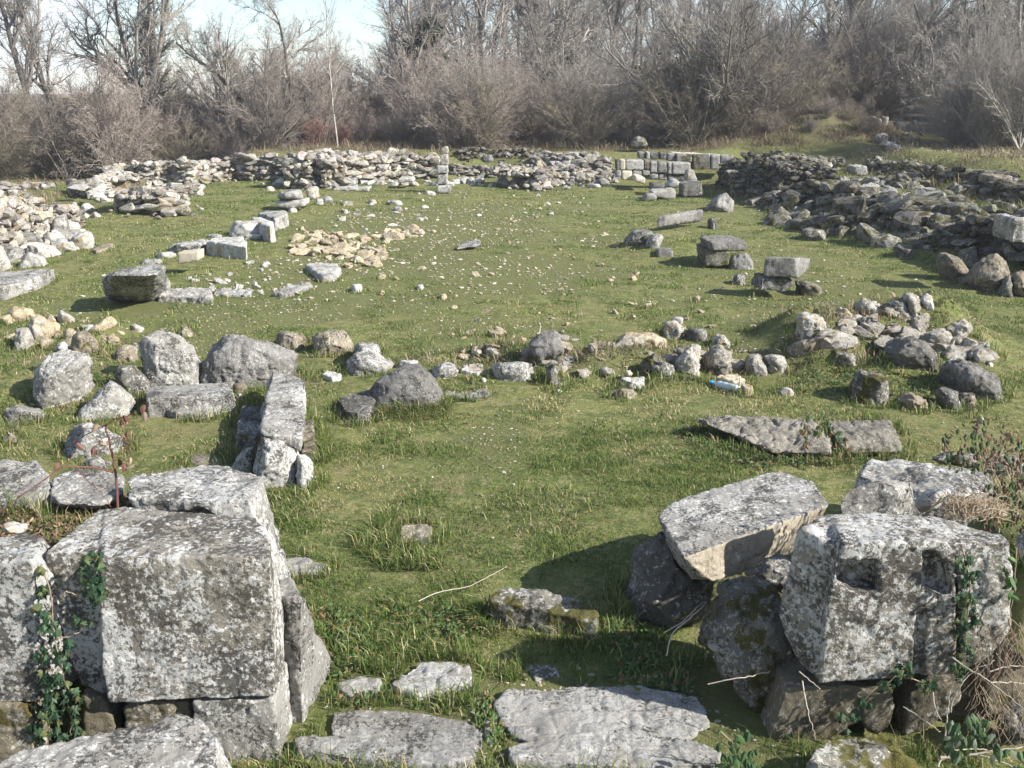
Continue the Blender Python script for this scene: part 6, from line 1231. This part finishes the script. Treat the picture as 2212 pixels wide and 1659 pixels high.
for i in range(170):
    x0, y0 = rq.uniform(1750, 2250), rq.uniform(250, 1250); L = rq.uniform(120, 420); a = rq.normal(1.5, .5); Yq = rq.uniform(3.85, 4.15)
    sg += poly_tube([atY('N', x0, y0, Yq), atY('N', x0+L*.5*math.cos(a)+rq.normal(0,25), y0+L*.5*math.sin(a), Yq-.03), atY('N', x0+L*math.cos(a), y0+L*math.sin(a), Yq-.05)], .0022, .001, sub=4, seed=i, wob=.004)
o = tube_obj('dead_vine_tangle', sg, 'deadstem', 3, None, atY('N', 2000, 900, 4.0)); tag(o, 'tangle of thin dead vines hanging at the right edge', 'dead vines', kind='stuff')
sg = []
for i in range(150):
    x0, y0 = rq.uniform(1830, 2120), rq.uniform(60, 420); L_ = rq.uniform(50, 170); a = rq.normal(-1.4, .8); Yq = rq.uniform(5.0, 5.7)
    sg += poly_tube([atY('C', x0, y0, Yq), atY('C', x0+L_*.5*math.cos(a)+rq.normal(0,12), y0+L_*.5*math.sin(a), Yq+.03), atY('C', x0+L_*math.cos(a), y0+L_*.8*math.sin(a), Yq+.05)], .0026, .001, sub=4, seed=i, wob=.004)
o = tube_obj('dead_stem_tangle', sg, 'deadstem', 3, None, atY('C', 1980, 300, 5.3)); tag(o, 'thin dead stems standing among the brambles at the right edge', 'dead stems', kind='stuff')
# ================================================================== THE PLASTIC BOTTLE
def lathe(prof, k=20):
    V = [[r*math.cos(2*math.pi*i/k), r*math.sin(2*math.pi*i/k), z] for z, r in prof for i in range(k)]
    Fq = [[j*k+i, j*k+(i+1)%k, (j+1)*k+(i+1)%k, (j+1)*k+i] for j in range(len(prof)-1) for i in range(k)]
    return np.array(V), np.array(Fq)
m, nt, bb = newmat('pale_blue_plastic'); bb.inputs['Base Color'].default_value = (.62,.75,.85,1); bb.inputs['Roughness'].default_value = .2; bb.inputs['Specular IOR Level'].default_value = .5; bb.inputs['Transmission Weight'].default_value = .35; M['bottle'] = m
m, nt, bb = newmat('bright_blue_plastic'); bb.inputs['Base Color'].default_value = (.02,.30,.68,1); bb.inputs['Roughness'].default_value = .35; M['cap'] = m
pa, pb_ = hit('F', 1590, 885), hit('F', 1798, 935); d = pb_-pa; L = np.linalg.norm(d[:2])
bt = empty('plastic_bottle', (pa[0], pa[1], gh(pa[0], pa[1])+.05), 'crushed pale blue plastic bottle with a bright blue cap in the grass', 'bottle')
bt.rotation_euler = Vector((d[0], d[1], 0)).to_track_quat('Z', 'Y').to_euler()
prof = [(L*a, b) for a, b in ((.04,.014),(.10,.015),(.15,.020),(.25,.038),(.30,.041),(.38,.037),(.42,.041),(.55,.040),(.60,.035),(.65,.041),(.80,.039),(.92,.041),(.98,.036),(1.0,.02))]
V, Fq = lathe(prof); V[:,0] *= 1-.3*np.exp(-((V[:,2]-L*.5)/(L*.15))**2); link(bpy.data.objects.new('body', mesh_np('body', V, Fq, M['bottle'])), bt)
V, Fq = lathe([(-.035,.0),(-.035,.019),(-.03,.0205),(.012,.0205),(.012,.0)]); link(bpy.data.objects.new('cap', mesh_np('cap', V, Fq, M['cap'])), bt)
# ================================================================== LIGHT, SKY, CAMERA
sd = Vector((.92, -.40, 0)); el = math.radians(33.5); sd.normalize(); sdir = Vector((sd.x*math.cos(el), sd.y*math.cos(el), math.sin(el)))
L = bpy.data.lights.new('sun', 'SUN'); L.energy = 5.0; L.angle = math.radians(.53); L.color = (1., .955, .88)
lo = bpy.data.objects.new('sun', L); lo.rotation_euler = (-sdir).to_track_quat('-Z', 'Y').to_euler(); lo.location = (20, -15, 25); C.objects.link(lo)
W_ = bpy.data.worlds.new('World'); bpy.context.scene.world = W_; W_.use_nodes = True; nt = W_.node_tree; nt.nodes.clear(); q = NB(nt)
sky = q.n('ShaderNodeTexSky', sky_type='NISHITA'); sky.sun_disc = False; sky.sun_elevation = el; sky.sun_rotation = math.atan2(sd.x, sd.y); sky.altitude = 200; sky.dust_density = .4; sky.air_density = 1.; sky.ozone_density = 2.5
tc = q.n('ShaderNodeTexCoord'); sp = q.n('ShaderNodeSeparateXYZ'); q.l(tc.outputs['Generated'], sp.inputs[0])
mp = q.n('ShaderNodeMapping'); mp.inputs['Scale'].default_value = (1.6, 1.6, 3.6); mp.inputs['Location'].default_value = (.35, 0, .2); q.l(tc.outputs['Generated'], mp.inputs['Vector'])
cn = q.noise(mp.outputs[0], 1.7, 7, .58)
low = q.ramp(sp.outputs['Z'], .18, .55, 1., .25)
cm = q.math('MULTIPLY', q.ramp(cn, .40, .64), low)
b1 = q.n('ShaderNodeBackground'); q.l(sky.outputs[0], b1.inputs['Color']); b1.inputs['Strength'].default_value = .095
b2 = q.n('ShaderNodeBackground'); b2.inputs['Color'].default_value = (.90,.94,1.,1); b2.inputs['Strength'].default_value = .62
mx = q.n('ShaderNodeMixShader'); q.l(cm, mx.inputs[0]); q.l(b1.outputs[0], mx.inputs[1]); q.l(b2.outputs[0], mx.inputs[2])
ow = q.n('ShaderNodeOutputWorld'); q.l(mx.outputs[0], ow.inputs[0])
cd = bpy.data.cameras.new('camera'); cd.sensor_width = 36; cd.lens = 36; cd.clip_start = .05; cd.clip_end = 2000
co = bpy.data.objects.new('camera', cd); co.location = (0, 0, CAMZ); co.rotation_euler = (math.pi/2-PITCH, 0, 0); C.objects.link(co)
sc = bpy.context.scene; sc.camera = co
sc.view_settings.view_transform = 'Standard'; sc.view_settings.look = 'None'; sc.view_settings.exposure = 1.1; sc.view_settings.gamma = 1
sc.render.engine = 'CYCLES'; sc.cycles.max_bounces = 6; sc.cycles.diffuse_bounces = 3; sc.cycles.transparent_max_bounces = 6; sc.cycles.use_denoising = True

# thin spring haze: one closed box of even air round the whole place
bm = bmesh.new(); bmesh.ops.create_cube(bm, size=1.); hz = bpy.data.meshes.new('haze'); bm.to_mesh(hz); bm.free()
ho = bpy.data.objects.new('haze', hz); ho.scale = (1000, 900, 32); ho.location = (0, 320, 10); tag(link(ho), kind='stuff')
hm = bpy.data.materials.new('haze_air'); hm.use_nodes = True; ht = hm.node_tree; ht.nodes.clear(); pv = ht.nodes.new('ShaderNodeVolumePrincipled'); pv.inputs['Color'].default_value = (.86,.90,1.,1); pv.inputs['Density'].default_value = .0008; pv.inputs['Anisotropy'].default_value = .1
hou = ht.nodes.new('ShaderNodeOutputMaterial'); ht.links.new(pv.outputs[0], hou.inputs['Volume']); hz.materials.append(hm)
